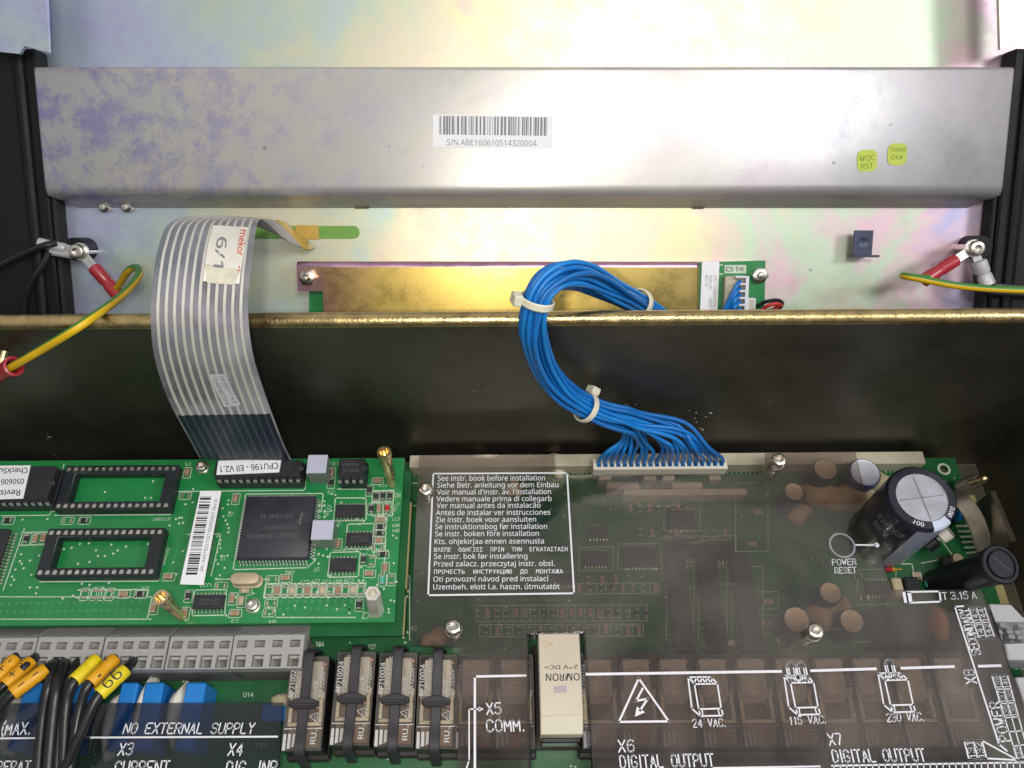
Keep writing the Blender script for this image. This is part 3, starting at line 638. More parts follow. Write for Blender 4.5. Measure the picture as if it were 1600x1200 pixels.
def soic(parent, name, cx, cy, z, n, body=(9.9, 3.9), pitch=1.27, h=1.6, vert=False, mk=None, matb='epoxy'):
    bw, bh = body; mb = MB()
    def T(x, y): return (cx - y, cy + x) if vert else (cx + x, cy + y)
    def bx(x0, x1, y0, y1, z0, z1):
        a, b = T(x0, y0), T(x1, y1); mb.box(min(a[0], b[0]), max(a[0], b[0]), min(a[1], b[1]), max(a[1], b[1]), z0, z1)
    bx(-bw/2, bw/2, -bh/2, bh/2, z+.15, z+h)
    if mk:
        mb.mk(1)
        for i, s in enumerate(mk):
            o = T(bw*.36, bh*.22 - i*bh*.26 ); e = T(-bw*.30, bh*.22 - i*bh*.26); u = T(bw*.36, bh*.22 - i*bh*.26 - bh*.17)
            text(mb, s, (*o, z+h+.02), V((*e, z))-V((*o, z)), V((*u, z))-V((*o, z)), 0)
    ic = mb.build(name, [M[matb], M['mark']], parent, bevel=.18)
    mb = MB()
    for s in (-1, 1):
        for i in range(n):
            x = (i-(n-1)/2)*pitch; y0, y1 = (bh/2, bh/2+.55) if s > 0 else (-bh/2-.55, -bh/2)
            bx(x-.2, x+.2, y0, y1, z+h*.4, z+h*.55); y0, y1 = (bh/2+.4, bh/2+1.15) if s > 0 else (-bh/2-1.15, -bh/2-.4); bx(x-.22, x+.22, y0, y1, z+.04, z+.25)
            if s < 0: bx(x-.2, x+.2, -bh/2-.62, -bh/2-.45, z+.2, z+h*.55)
    mb.build('pins', M['solder'], ic, smooth=0)
    return ic
# chips seen through the smoked cover
for px, py, n, vert, body in ((1030, 770, 8, False, (10, 4)), (1065, 812, 8, False, (10, 7.4)), (1000, 870, 10, False, (12.8, 7.4)), (1065, 858, 10, False, (12.8, 7.4)),
                              (1120, 860, 10, False, (12.8, 7.4)), (930, 872, 7, False, (8.7, 5.4)), (935, 832, 6, False, (7, 4)), (880, 905, 8, False, (10, 4)), (1372, 918, 7, False, (8.7, 5))):
    p = at(px, py, 1); soic(main, 'surface_chip', p.x, p.y, .02, n, body, vert=vert)
for px in (1062, 1112, 1166):
    p = at(px, 940, 3); ic = soic(main, 'long_chip', p.x, p.y, .4, 14, (36, 7.2), 2.54, 3.6, True)
# rows of little chip resistors
def smd(parent, cx, cy, z, vert=False, kind='tan', w=2.7, h=1.45, t=.9, name='chip_component'):
    key = (kind, vert, w, h)
    if key in smd.proto:
        o, x0, y0, z0 = smd.proto[key]; c = o.copy(); C.objects.link(c); c.parent = parent
        c.location = V((cx-x0, cy-y0, z-z0))*MM - (V(parent.location) - smd.base[key]); return c
    mb = MB(); a, b = (w/2, h/2) if not vert else (h/2, w/2)
    if kind != 'pads':
        mb.box(cx-a*(.62 if not vert else 1), cx+a*(.62 if not vert else 1), cy-b*(1 if not vert else .62), cy+b*(1 if not vert else .62), z+.05, z+t)
    mb.mk(1); tt = t+.04 if kind != 'pads' else .35
    for s in (-1, 1):
        if vert: mb.box(cx-a*1.05, cx+a*1.05, cy+s*b*.82-b*.26, cy+s*b*.82+b*.26, z+.03, z+tt)
        else: mb.box(cx+s*a*.82-a*.26, cx+s*a*.82+a*.26, cy-b*1.05, cy+b*1.05, z+.03, z+tt)
    body = {'tan': 'tan', 'black': 'epoxy', 'red': 'led_red', 'green': 'teal', 'pads': 'tan', 'grey': 'alu_small'}[kind]
    o = mb.build(name, [M[body], M['solder']], parent, bevel=.12)
    smd.proto[key] = (o, cx, cy, z); smd.base[key] = V(parent.location); return o
smd.proto = {}; smd.base = {}
rnd = random.Random(5); cnt = 0
for py, x0, x1, st in ((958, 748, 1010, 14.5), (985, 760, 1000, 17), (918, 905, 1030, 17), (905, 920, 1025, 21), (795, 985, 1090, 15), (833, 1000, 1150, 19)):
    x = x0
    while x < x1 and cnt < 84:
        p = at(x, py + rnd.uniform(-1.5, 1.5), .5); smd(main, p.x, p.y, .02, True, rnd.choice(('tan', 'black', 'pads', 'tan'))); cnt += 1; x += st
for px, py in ((1200, 940), (1198, 975), (1290, 880), (1160, 770), (1185, 800), (1175, 850), (1340, 900), (1350, 935), (1220, 1000), (1060, 1000), (1140, 1005), (1410, 960), (1432, 898), (1445, 906)):
    p = at(px, py, .5); smd(main, p.x, p.y, .02, False, rnd.choice(('tan', 'black', 'grey')), 3.2, 2)
# electrolytic capacitors and the glue that holds them
def can(px, py, zt, r, sleeve='blue_sleeve', top='alu_small', name='electrolytic_capacitor'):
    p = at(px, py, zt); mb = MB()
    mb.lathe((p.x, p.y, .1), (0, 0, 1), [(0, 0), (r, 0), (r, zt-.9), (r*.97, zt-.35), (r*.90, zt-.1)], 28); mb.mk(1)
    mb.lathe((p.x, p.y, .1), (0, 0, 1), [(r*.90, zt-.1), (r*.84, zt-.25), (0, zt-.25)], 28)
    for a in (.3, .3+math.pi/2):
        d = V((math.cos(a), math.sin(a), 0)); mb.bar(V((p.x, p.y, zt-.17))-d*r*.72, V((p.x, p.y, zt-.17))+d*r*.72, d.cross(V((0, 0, 1)))*.12, V((0, 0, .06)))
    return mb.build(name, [M[sleeve], M[top]], main, smooth=40)
for px, py, r in ((1290, 733, 4.6), (1241, 768, 3.7), (1298, 926, 4.0), (1245, 968, 4.7), (1331, 970, 4.3)): can(px, py, 14.5, r)
can(1352, 738, 13.5, 6.0, 'blue_sleeve', 'alu')
for i, (px, py, rx, ry, rz, mt) in enumerate(((1290, 770, 9, 5, 8, 'glue'), (1330, 775, 9, 6, 9, 'glue'), (1250, 800, 5, 4, 6, 'glue'), (1362, 785, 5, 9, 10, 'glue_pale'), (1376, 765, 6, 9, 12, 'glue_pale'), (1290, 958, 7, 6, 9, 'glue'), (680, 995, 5, 3.5, 4, 'glue'), (1318, 945, 3, 4, 6, 'glue'), (872, 725, 4, 5, 4, 'glue_pale'), (735, 722, 6, 4, 5, 'glue_pale'), (803, 762, 3, 4, 3, 'glue_pale'))):
    p = at(px, py, rz*.6); mb = MB(); mb.blob((p.x, p.y, rz*.25), rx, ry, rz*.75, 50+i, .28, 18, 10); mb.build('glue_blob', M[mt], main, smooth=60)
p = at(1466, 975, 8); mb = MB(); mb.blob((p.x, p.y, 6), 3.2, 7.2, 7.5, 3, .05, 18, 12); mb.build('disc_varistor', M['rust'], main, smooth=60)
p = at(1400, 975, 6); mb = MB(); mb.box(p.x-9, p.x+9, p.y-8, p.y+5, .1, 9); mb.build('transformer', M['epoxy'], main, bevel=.6)
mb = MB(); mb.box(p.x+11, p.x+15, p.y-9, p.y+5, .1, 9); mb.build('black_inductor', M['epoxy'], main, bevel=.6)
# the big standing capacitor
ZC = 38.; p = at(1441, 777, ZC); R = 12.0
mb = MB(); mb.lathe((p.x, p.y, .1), (0, 0, 1), [(0, 0), (R*.96, 0), (R, .8), (R, ZC-2.2), (R*.985, ZC-1.0), (R*.93, ZC-.3), (R*.73, ZC-.1)], 56); mb.mk(1)
mb.lathe((p.x, p.y, .1), (0, 0, 1), [(R*.73, ZC-.1), (R*.71, ZC-.45), (0, ZC-.45)], 48)
mb.mk(1)
mb.mk(4)
for a in (.12, math.pi/2+.12):
    d = V((math.cos(a), math.sin(a), 0)); mb.bar(V((p.x, p.y, ZC-.30))-d*R*.66, V((p.x, p.y, ZC-.30))+d*R*.66, d.cross(V((0, 0, 1)))*.14, V((0, 0, .14)))
# printed stripe down the side and over the shoulder (on the near right side)
def ring_pt(a, r, z): return V((p.x + r*math.cos(a), p.y + r*math.sin(a), z))
mb.mk(2); A0, A1 = math.radians(-108), math.radians(-54)
for i in range(6):
    a, b = A0+(A1-A0)*i/6, A0+(A1-A0)*(i+1)/6
    mb.add([ring_pt(a, R+.04, .9), ring_pt(b, R+.04, .9), ring_pt(b, R+.04, ZC-2.1), ring_pt(a, R+.04, ZC-2.1)], [(0, 1, 2, 3)])
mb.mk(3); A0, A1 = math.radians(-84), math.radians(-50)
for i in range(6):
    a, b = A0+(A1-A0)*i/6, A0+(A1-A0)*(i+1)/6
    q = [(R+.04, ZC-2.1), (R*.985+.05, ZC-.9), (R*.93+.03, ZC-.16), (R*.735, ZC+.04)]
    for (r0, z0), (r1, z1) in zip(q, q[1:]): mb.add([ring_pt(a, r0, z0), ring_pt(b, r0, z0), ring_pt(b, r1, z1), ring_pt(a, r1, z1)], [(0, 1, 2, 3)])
mb.mk(4)
def wrap(s, a_mid, z, hgt, wid, flip=1):
    vs, fs = _glyphs(s, .0); x0 = min(v[0] for v in vs); x1 = max(v[0] for v in vs)
    mb.add([ring_pt(a_mid + ((v[0]-x0)/(x1-x0)-.5)*wid/R, R+.06, z + v[1]*hgt) for v in vs], fs)
wrap('2200µF', math.radians(-142), ZC-10.5, 2.9, 11.5); wrap('80 V', math.radians(-150), ZC-15.5, 2.9, 6.5); wrap('85°C VENT', math.radians(-140), ZC-24, 1.7, 11)
mb.mk(5)
def crown(s, a_mid, r0, r1, wid):
    vs, fs = _glyphs(s, .01); x0 = min(v[0] for v in vs); x1 = max(v[0] for v in vs)
    mb.add([ring_pt(a_mid + ((v[0]-x0)/(x1-x0)-.5)*wid/R, r0 + (r1-r0)*v[1], ZC+.03 - max(0, (r0 + (r1-r0)*v[1])/R-.83)*1.6*0 ) for v in vs], fs)
crown('100', math.radians(-112), R*.78, R*.90, 4.4); crown('(M)UG', math.radians(-33), R*.78, R*.90, 5.0)
big = mb.build('tall_capacitor', [M['cap_sleeve'], M['alu'], M['cap_stripe'], M['cap_stripe_top'], M['ink_grey'], M['print']], main, smooth=40)
big['label'] = 'tall black capacitor with silver top'
# diodes, transistor and small parts beside it
p = at(1448, 855, 4); q = at(1470, 840, 8); mb = MB(); mb.cyl(p, q-p, 2.3, 2.3, 4.4, 18); mb.mk(1); mb.cyl(q, q-p, 2.6, 2.6, 4.2, 18)
mb.build('filter_capacitor', [M['epoxy'], M['silicone']], main, bevel=.3)
p = at(1490, 878, 5); mb = MB(); mb.box(p.x-3.4, p.x+2.2, p.y-2.6, p.y+2.4, .1, 4.6); mb.mk(1); mb.cyl((p.x+1.5, p.y+1, 4.6), (0, 0, 1), 2.2, 2.2, 1.4, 18); mb.build('push_button', [M['epoxy'], M['alu_small']], main, bevel=.3)
p = at(1390, 889, 1.5); mb = MB(); mb.cyl((p.x-1.6, p.y, 1.0), (1, 0, 0), .9, .9, 2.6, 14); mb.mk(1); mb.cyl((p.x+1.0, p.y, 1.0), (1, 0, 0), .85, .85, .8, 14); mb.cyl((p.x+1.8, p.y, 1.0), (1, 0, 0), .25, .25, 3, 8); mb.build('glass_diode', [M['led_red'], M['orange_sleeve']], main)
p = at(1402, 912, 5); mb = MB(); mb.box(p.x-2.0, p.x+1.6, p.y-5, p.y+2, .1, 6); mb.build('film_capacitor', M['glue_pale'], main, bevel=.5)
p = at(1422, 912, 5); mb = MB(); mb.box(p.x-2.6, p.x+2.6, p.y-5, p.y+2, .1, 7); mb.build('transistor', M['epoxy'], main, bevel=.4)
p = at(1453, 912, 3); mb = MB(); mb.blob((p.x, p.y, 2.4), 1.5, 2.6, 2.3, 8, .1); mb.build('ceramic_capacitor', M['teal'], main, smooth=60)
p = at(1498, 800, 5); mb = MB(); mb.blob((p.x, p.y, 4), 2.4, 3.4, 4, 9, .06); mb.build('ceramic_capacitor', M['blue_cap'], main, smooth=60)
# fuse holder
p = at(1564, 882, 36); mb = MB()
AXF = V((.12, -.125, 1)).normalized(); B0 = V((p.x, p.y, 36.2)) - AXF*46.1
mb.lathe(B0, AXF, [(0, 10.5), (5.4, 10.5), (5.4, 36), (5.9, 37), (5.9, 44.5), (6.5, 44.8), (6.5, 45.6), (6.1, 46), (5.2, 46), (5.0, 45.4), (4.7, 45.4), (4.3, 46.2), (0, 46.2)], 40)
mb.mk(1); d = V((math.cos(-.75), math.sin(-.75), 0)); c = V((p.x, p.y, 36.25)); d = (d - AXF*d.dot(AXF)).normalized(); mb.bar(c-d*3.3, c+d*3.3, d.cross(AXF)*.42, AXF*.18)
fh = mb.build('fuse_holder', [M['fuse'], M['ink']], main, smooth=40); fh['label'] = 'black fuse holder with slotted cap'
# white plug-in power connectors at the right-hand edge
def pxpoly(pts, z): return [tuple(at(x, y, z))[:2] for x, y in pts]
for nm, pts, z0, z1, lab in (('plug_connector', ((1546, 943), (1580, 944), (1600, 965), (1640, 970), (1640, 973), (1556, 971)), 2, 15, 'white plug with frosted ribs just below the fuse holder'),
                        ('plug_connector', ((1570, 1005), (1640, 1003), (1640, 1032), (1576, 1031)), 2, 15, 'plain white plug behind the POWER lettering, below the ribbed one'),
                        ('plug_connector', ((1587, 1058), (1640, 1056), (1640, 1110), (1603, 1110)), 2, 15, 'white plug cut by the photo edge beside the POWER table')):
    pp = pxpoly(pts, z1); t = thing(nm, lab, 'connector', (pp[0][0], pp[0][1], z0), 'white plugs at the board edge')
    mb = MB(); mb.plate(pp, [], z0, z1); mb.build('housing', M['plug_white'], t, bevel=.4)
    if 'ribs' in lab:
        mb = MB(); rr = random.Random(2)
        mb.plate(pxpoly(((1553, 972), (1640, 972), (1640, 1004), (1568, 1004)), 9), [], 2, 9)
        for k in range(9):
            q = at(1562 + (k % 3)*15 + rr.uniform(-3, 3), 978 + (k//3)*9, 12); mb.box(q.x-1.1, q.x+1.1, q.y-.8, q.y+.8, 9, 11 + rr.uniform(0, 2.5))
        mb.build('ribbed_latch', M['plug_clear'], t, bevel=.25)
# earthing strap and upright tab at the right
sb = thing('shield_clamp', 'curved steel shield clamp with an upright tab beside the tall capacitor', 'clamp', at(1530, 800, -10))
path = cat([at(1484, 770, 12), at(1502, 782, 16), at(1520, 805, 15), at(1533, 838, 12), at(1541, 870, 5), at(1543, 895, -4)], 8)
mb = MB(); n = len(path); vs = []
for i, q in enumerate(path):
    wv = V((3.2, 1.2, 0)); nz = V((.15, -.2, .5)); vs += [q-wv-nz*.6, q+wv-nz*.6, q+wv+nz*.6, q-wv+nz*.6]
fs = [(i*4+k, i*4+(k+1) % 4, i*4+4+(k+1) % 4, i*4+4+k) for i in range(n-1) for k in range(4)] + [(3, 2, 1, 0), tuple(range(n*4-4, n*4))]
mb.add(vs, fs); mb.build('strap', M['strap'], sb, smooth=40)
a = at(1552, 766, 22); b = at(1586, 846, 22); mb = MB(); d = (b-a); d.z = 0; nn = V((-d.y, d.x, 0)).normalized()
mb.bar((a+b)/2 + V((0, 0, -34)), (a+b)/2, d/2, nn*1.0); mb.build('upright_tab', M['wall'], sb, bevel=.3)
mb = MB(); q = at(1500, 762, 8); r_ = at(1530, 748, 16); mb.tube([q, q+(r_-q)*.5, r_], [2.6, 2.6, 2.2], 12); mb.mk(1); mb.tube([at(1514, 755, 14), at(1537, 748, 18)], 1.1, 10); mb.blob(at(1538, 748, 18), 1.7, 1.7, 1.7, 3, .1)
mb.build('clamp_screw', [M['strap'], M['brass']], sb, smooth=40)
# ------------------------------------------------------------------ processor board, stacked above the main board
ZB = 23.
cpu = thing('processor_board', 'bright green processor board crowded with chips, stacked over the left of the main board', 'circuit board', (-110, 105, ZB))
tr, br = at(632, 715.5, ZB), at(616, 972, ZB)
x0, x1, y0, y1 = -236, (tr.x+br.x)/2, br.y, tr.y
mb = MB(); mb.plate([(x0, y0), (x1, y0), (x1, y1), (x0, y1)], [], ZB-1.6, ZB); Zs = ZB+.03
mb.mk(1)
def L(*pts, wd=.36, closed=False): line_px(mb, pts, wd, Zs, closed)
def tx(s, bl, br_, tl): text_px(mb, s, bl, br_, tl, Zs, .0)
rnd = random.Random(21)
def rect(xa, ya, xb, yb): L((xa, ya), (xb, ya), (xb, yb), (xa, yb), closed=True)
L((96, 735), (78, 805), (2, 806)); L((86, 822), (72, 738)) if 0 else None
L((100, 725), (82, 800)); L((85, 805), (268, 804), (282, 735)); L((62, 909), (248, 908), (264, 832))
L((270, 768), (476, 766), (481, 722)); L((384, 772), (505, 771), (502, 800)); L((384, 772), (364, 890)); L((364, 890), (480, 887), (492, 876))
L((524, 778), (572, 778), (572, 813), (521, 814), closed=True); L((543, 819), (585, 818), (580, 858), (540, 858), closed=True); L((516, 863), (563, 862), (560, 901), (512, 902), closed=True)
L((304, 922), (354, 921), (351, 961), (300, 962), closed=True); L((528, 764), (574, 764), (572, 726)); L((338, 905), (420, 905)); L((293, 835), (345, 834), (330, 900))
for k in range(60):                                                        # dashed outline round the pin rows
    xa = -50 + k*5.0
    if xa < 238: L((xa, 932.5), (xa+2.6, 932.5)); L((xa-2, 967.5), (xa+.6, 967.4))
for k in range(25): xa = 432 + k*5.0; L((xa, 964.8), (xa+2.6, 964.7))
L((238, 932), (230, 967))
for xa in (415 + i*11.9 for i in range(14)): L((xa, 912), (xa-3, 933))
L((415, 912), (572, 911)); L((412, 934), (569, 932)); L((588, 805), (604, 805), (600, 900)); L((588, 805), (584, 870))
for yy in (808, 817.5, 828, 838.5, 849, 862): L((587, yy), (603, yy))
for xa in (582, 593, 604, 615): L((xa, 767), (xa-1.5, 806))
L((582, 767), (615, 766)); L((580, 784), (613, 784)); L((580, 806), (612, 806))
for x_ in (128, 144, 160, 176, 192, 214, 232): L((x_, 922), (x_-3, 934))
L((122, 922), (232, 921)); L((119, 934), (229, 933)); L((34, 832), (75, 831)); L((30, 852), (72, 851)); L((38, 826), (5, 922))
# vias and test pads
def vias(pts, r=.5):
    for x_, y_ in pts: p = at(x_, y_, ZB); via(mb, p.x, p.y, Zs+.01, r)
vias([(164, 769), (239, 752), (227, 778), (236, 778), (125, 850), (139, 849), (100, 858), (112, 856), (91, 870), (174, 851), (197, 854), (231, 850), (150, 860), (153, 869), (164, 869), (177, 865), (184, 860), (122, 881), (140, 878),
      (35, 812), (74, 811), (33, 866), (31, 877), (34, 881), (47, 876), (37, 888), (49, 898), (61, 868), (24, 890), (19, 901), (22, 906), (17, 914), (47, 918), (58, 918), (56, 927), (170, 911), (128, 912), (140, 914), (98, 935), (114, 931), (265, 821), (275, 811), (280, 809), (284, 809), (286, 817), (280, 818), (290, 788), (295, 774), (301, 785), (302, 764)], .42)
vias([(rnd.uniform(495, 620), rnd.uniform(765, 960)) for _ in range(75)] + [(rnd.uniform(270, 365), rnd.uniform(850, 912)) for _ in range(16)] + [(rnd.uniform(285, 500), rnd.uniform(905, 962)) for _ in range(26)], .38)
vias([(499 + (k % 2)*8, 790 + (k//2)*9.0) for k in range(10)] + [(498, 866), (492, 874), (505, 868), (512, 870)], .45)
vias([(rnd.uniform(345, 362) - (k*.6), 782 + k*6.2) for k in range(18)], .4)
# pin rows of the stacking headers
mb.mk(4); vias([(-8 + k*11.3, 943 - k*.1) for k in range(21)] + [(-11 + k*11.3, 955.5 - k*.1) for k in range(21)] + [(440 + k*12.1, 939.5) for k in range(10)] + [(437 + k*12.1, 951.5) for k in range(10)], .62)
mb.mk(2); vias([(440 + k*12.1, 940.2) for k in range(10)] + [(437 + k*12.1, 952.2) for k in range(10)] + [(-8 + k*11.3, 943.6) for k in range(21)] + [(-11 + k*11.3, 956.2) for k in range(21)], .34) if 0 else None
mb.mk(1)
for s, bl, br_, tl in (('K2', (580, 956), (566, 957), (579, 966)), ('U20', (518, 791), (512, 807), (512, 789)), ('U21', (330, 911), (313, 912), (330, 917)), ('U1', (499, 886), (492, 887), (498, 893)), ('U2', (352, 867), (345, 868), (351, 875)), ('U5', (366, 802), (359, 808), (361, 800)),
                 ('U12', (533, 817), (528, 825), (528, 815)), ('C11', (624, 808), (613, 809), (624, 813)), ('R83', (624, 818), (613, 819), (624, 823)), ('R84', (624, 826), (613, 827), (624, 831)), ('C28 R41 C21', (553, 904), (505, 906), (552, 909)), ('C27 C23', (500, 905), (470, 907), (499, 910)), ('U7-RAM1', (266, 808), (240, 809), (266, 813)), ('U18-EPROM1', (266, 857), (257, 884), (261, 855)), ('U10-FLASH', (100, 752), (86, 800), (96, 751)),
                 ('C26', (529, 722), (518, 723), (529, 727)), ('C12', (522, 766), (512, 767), (522, 771)), ('C5', (298, 722), (289, 723), (298, 727)), ('R14', (162, 916), (148, 917), (162, 921)), ('D3', (232, 916), (222, 917), (232, 921)), ('R42', (626, 770), (617, 771), (626, 776)), ('C7 C40', (626, 786), (617, 800), (621, 785)), ('R12', (605, 756), (592, 757), (605, 760)), ('C2', (372, 967), (361, 968), (372, 972)), ('W4', (432, 968), (420, 969), (432, 973)), ('PW2', (446, 897), (460, 896), (446, 892))):
    tx(s, bl, br_, tl)
# fan-out traces
mb.mk(3)
for k in range(70):
    xa = rnd.uniform(20, 610); ya = rnd.uniform(730, 965); d_ = rnd.uniform(8, 34)
    pts = ((xa, ya), (xa+d_, ya-.2), (xa+d_+4, ya+4)) if rnd.random() < .55 else ((xa, ya), (xa-d_*.25, ya+d_), (xa-d_*.25-4, ya+d_+4))
    line_px(mb, pts, .22, ZB+.015)
bmb = mb
mb = MB(); mb.plate([(x0, y0-2.2), (x1+1.9, y0-2.2), (x1+1.9, y1-1), (x0, y1-1)], [], ZB-10.6, ZB-9); mb.mk(1)
mb.box(x1+1.95, x1+2.5, y0+14, y1-14, ZB-10.7, ZB-8.6); mb.box(x1+1.95, x1+2.4, y0-2, y0+11, ZB-10.7, ZB-8.6)
mb.mk(2); mb.box(x0, x0+120, y0+5, y0+10, ZB-8.9, ZB-1.7); mb.box(x1-45, x1-12, y0+5, y0+10, ZB-8.9, ZB-1.7)
mb.build('lower_board', [M['pcb2'], M['pcb_edge'], M['epoxy']], cpu)
# empty sockets
def wpt(p, z): q = at(p[0], p[1], z); return (q.x, q.y)
def socket(parent, tl_, tr_, rowa, rowb, inner, n, z, h, name, mt='socket', label=None):
    ya = at(*rowa, z).y; yb = at(*rowb, z).y
    xa = (at(tl_[0], rowa[1], z).x + at(tl_[1], rowb[1], z).x)/2; xb = (at(tr_[0], rowa[1], z).x + at(tr_[1], rowb[1], z).x)/2
    mb = MB(); out = [(xa-1.5, yb-1.6), (xb+1.5, yb-1.6), (xb+1.5, ya+1.6), (xa-1.5, ya+1.6)]
    hole = [[(xa+inner, yb+1.6), (xb-inner, yb+1.6), (xb-inner, ya-1.6), (xa+inner, ya-1.6)]] if inner else []
    mb.plate(out, hole, ZB+.05, z)
    s = mb.build(name, M[mt], parent, bevel=.25)
    mb = MB(); dk = MB()
    for i in range(n):
        x = xa + (xb-xa)*i/(n-1)
        for y in (ya, yb):
            dk.box(x-.62, x+.62, y-.75, y+.75, z+.01, z+.05)
            mb.lathe((x, y+.1, z+.02), (0, 0, 1), [(.72, 0), (.72, .12), (.36, .13), (.28, .05), (0, .05)], 10)
            mb.box(x-.68, x+.68, y-.75, y-.15, z+.03, z+.26)
    mb.build('contacts', M['solder'], s); dk.build('contact_wells', M['ink'], s)
    if label: s['label'] = label
    return s, xa, xb, ya, yb
sA = socket(cpu, (108, 92), (273, 258), (190, 733), (190, 790), 2.7, 16, 27.5, 4, 'chip_socket', label='empty socket, the farther of the two')
sB = socket(cpu, (81, 63), (250, 236), (165, 832), (150, 894), 2.7, 16, 27.5, 4, 'chip_socket', label='empty socket, the nearer of the two')
# square processor with pins all round
p = at(384, 774, 26.5); q = at(494, 774, 26.5); r_ = at(372, 874, 26.5); side = (q.x-p.x); cx = (p.x+q.x)/2; cy = (p.y+r_.y)/2; sy = p.y-r_.y
mb = MB(); h0, h1 = side/2, side/2-.9
z0, z1, zm = ZB+.3, ZB+3.6, ZB+2.0
def ringv(h, hy, z): return [(cx-h, cy-hy, z), (cx+h, cy-hy, z), (cx+h, cy+hy, z), (cx-h, cy+hy, z)]
hy = sy/2
mb.add(ringv(h1, hy-.9, z0) + ringv(h0, hy, zm) + ringv(h1+.3, hy-.6, z1), [(3, 2, 1, 0), (8, 9, 10, 11)] + [(i, (i+1) % 4, (i+1) % 4+4, i+4) for i in range(4)] + [(i+4, (i+1) % 4+4, (i+1) % 4+8, i+8) for i in range(4)])
mb.mk(1)
for s, bl, br_, tl in (('©D1996 M', (458, 802), (408, 804), (458, 808)), ('L9920EK5F', (463, 820), (410, 822), (463, 826)), ('EE80C196KB16', (466, 832), (386, 835), (466, 839))): text_px(mb, s, bl, br_, tl, z1+.03, .0)
line_px(mb, ((472, 803), (469, 812)), .9, z1+.03); line_px(mb, ((468, 816), (468, 818)), 1.0, z1+.03)
proc = mb.build('processor_chip', [M['epoxy_blue'], M['mark']], cpu, bevel=.2); proc['label'] = 'large square processor chip'
mb = MB(); n_ = 21
for i in range(n_):
    t = -h0 + 1.1 + (2*h0-2.2)*i/(n_-1); ty = -hy + 1.1 + (2*hy-2.2)*i/(n_-1)
    for s in (-1, 1):
        for (a, b, zl, zh) in ((0, .45, zm-.25, zm), (.35, .6, z0-.2, zm-.05), (.35, 1.3, ZB+.05, ZB+.28)):
            y_ = (cy-hy-b, cy-hy-a) if s < 0 else (cy+hy+a, cy+hy+b); mb.box(cx+t-.23, cx+t+.23, *y_, zl, zh)
            x_ = (cx-h0-b, cx-h0-a) if s < 0 else (cx+h0+a, cx+h0+b); mb.box(*x_, cy+ty-.23, cy+ty+.23, zl, zh)
mb.build('pins', M['tin'], proc, smooth=0)
# flat chip cut by the frame at the far left
p = at(16, 827, 25); mb = MB(); mb.box(p.x-26, p.x, p.y-20, p.y, ZB+.2, ZB+2.6); ic = mb.build('flat_chip', M['epoxy'], cpu, bevel=.3)
mb = MB()
for i in range(16): y = p.y - 1.2 - i*1.17; mb.box(p.x+.05, p.x+.7, y-.3, y+.3, ZB+1.0, ZB+1.25); mb.box(p.x+.6, p.x+2.0, y-.32, y+.32, ZB+.05, ZB+.3)
mb.build('pins', M['solder'], ic)
# small chips
for px, py, n, mk in ((547, 798, 8, None), (561, 842, 7, ('HCT132D', '9934 TI')), (536, 882, 7, None), (326, 940, 8, ('AD7804', 'BRZ 9941'))):
    p = at(px, py, 24.5); soic(cpu, 'surface_chip', p.x, p.y, ZB, n, (10.2 if n == 8 else 8.9, 4.6), mk=mk)
# crystal
p = at(384, 905, 26); mb = MB(); mb.plate(rrect(p.x, p.y, 10.4, 4.6, 2.25, 0, 6), [], ZB+.1, ZB+.9); mb.plate(rrect(p.x-.1, p.y, 9.5, 3.8, 1.88, 0, 6), [], ZB+.9, ZB+4.2); mb.build('crystal', M['alu_small'], cpu, bevel=.5, seg=2)
# foam spacer blocks
for (xa, ya, xb, yb) in ((482, 711, 509, 739), (489, 813, 519, 843)):
    zt = ZB+9; a = at(xa, ya, zt); b = at(xb, yb, zt); mb = MB(); mb.box(a.x, b.x, b.y, a.y, ZB+.05, zt-.3); mb.mk(1); mb.box(a.x, b.x, b.y, a.y, zt-.3, zt); mb.build('spacer_block', [M['pad_side'], M['pad']], cpu)
# brass standoffs and screws
for tp, bs, h, hexa in (((600, 706), (613, 757), 20, 0), ((251, 933), (284, 964), 17, 0), ((582, 927), (588, 955), 15, 1)):
    a = at(*bs, ZB+.05); b = at(*tp, ZB+h); d = (b-a).normalized(); Ln = (b-a).length; mb = MB(); R_ = 2.5 if not hexa else 2.7
    if hexa: mb.lathe(a, d, [(0, 0), (R_, 0), (R_, Ln*.75), (R_*.98, Ln), (1.5, Ln), (1.4, Ln-3), (0, Ln-3)], 6)
    else: mb.lathe(a, d, [(0, 0), (1.5, 0), (1.5, Ln*.28), (1.75, Ln*.3), (1.75, Ln*.62), (2.0, Ln*.65), (2.0, Ln*.84), (2.5, Ln*.88), (2.5, Ln), (1.6, Ln), (1.5, Ln-3), (0, Ln-3)], 20)
    mb.build('standoff', M['brass'] if not hexa else M['relay_core'], cpu, smooth=30)
for px, py in ((315, 728), (394, 945)):
    p = at(px, py, ZB+1.5); mb = MB(); mb.cyl((p.x, p.y, ZB+.05), (0, 0, 1), 2.5, 2.5, .4, 20); screw(mb, (p.x, p.y, ZB+.4), (0, 0, 1), 2.15, 1.9, 1.1); mb.build('screw', M['steel'], cpu, smooth=30)
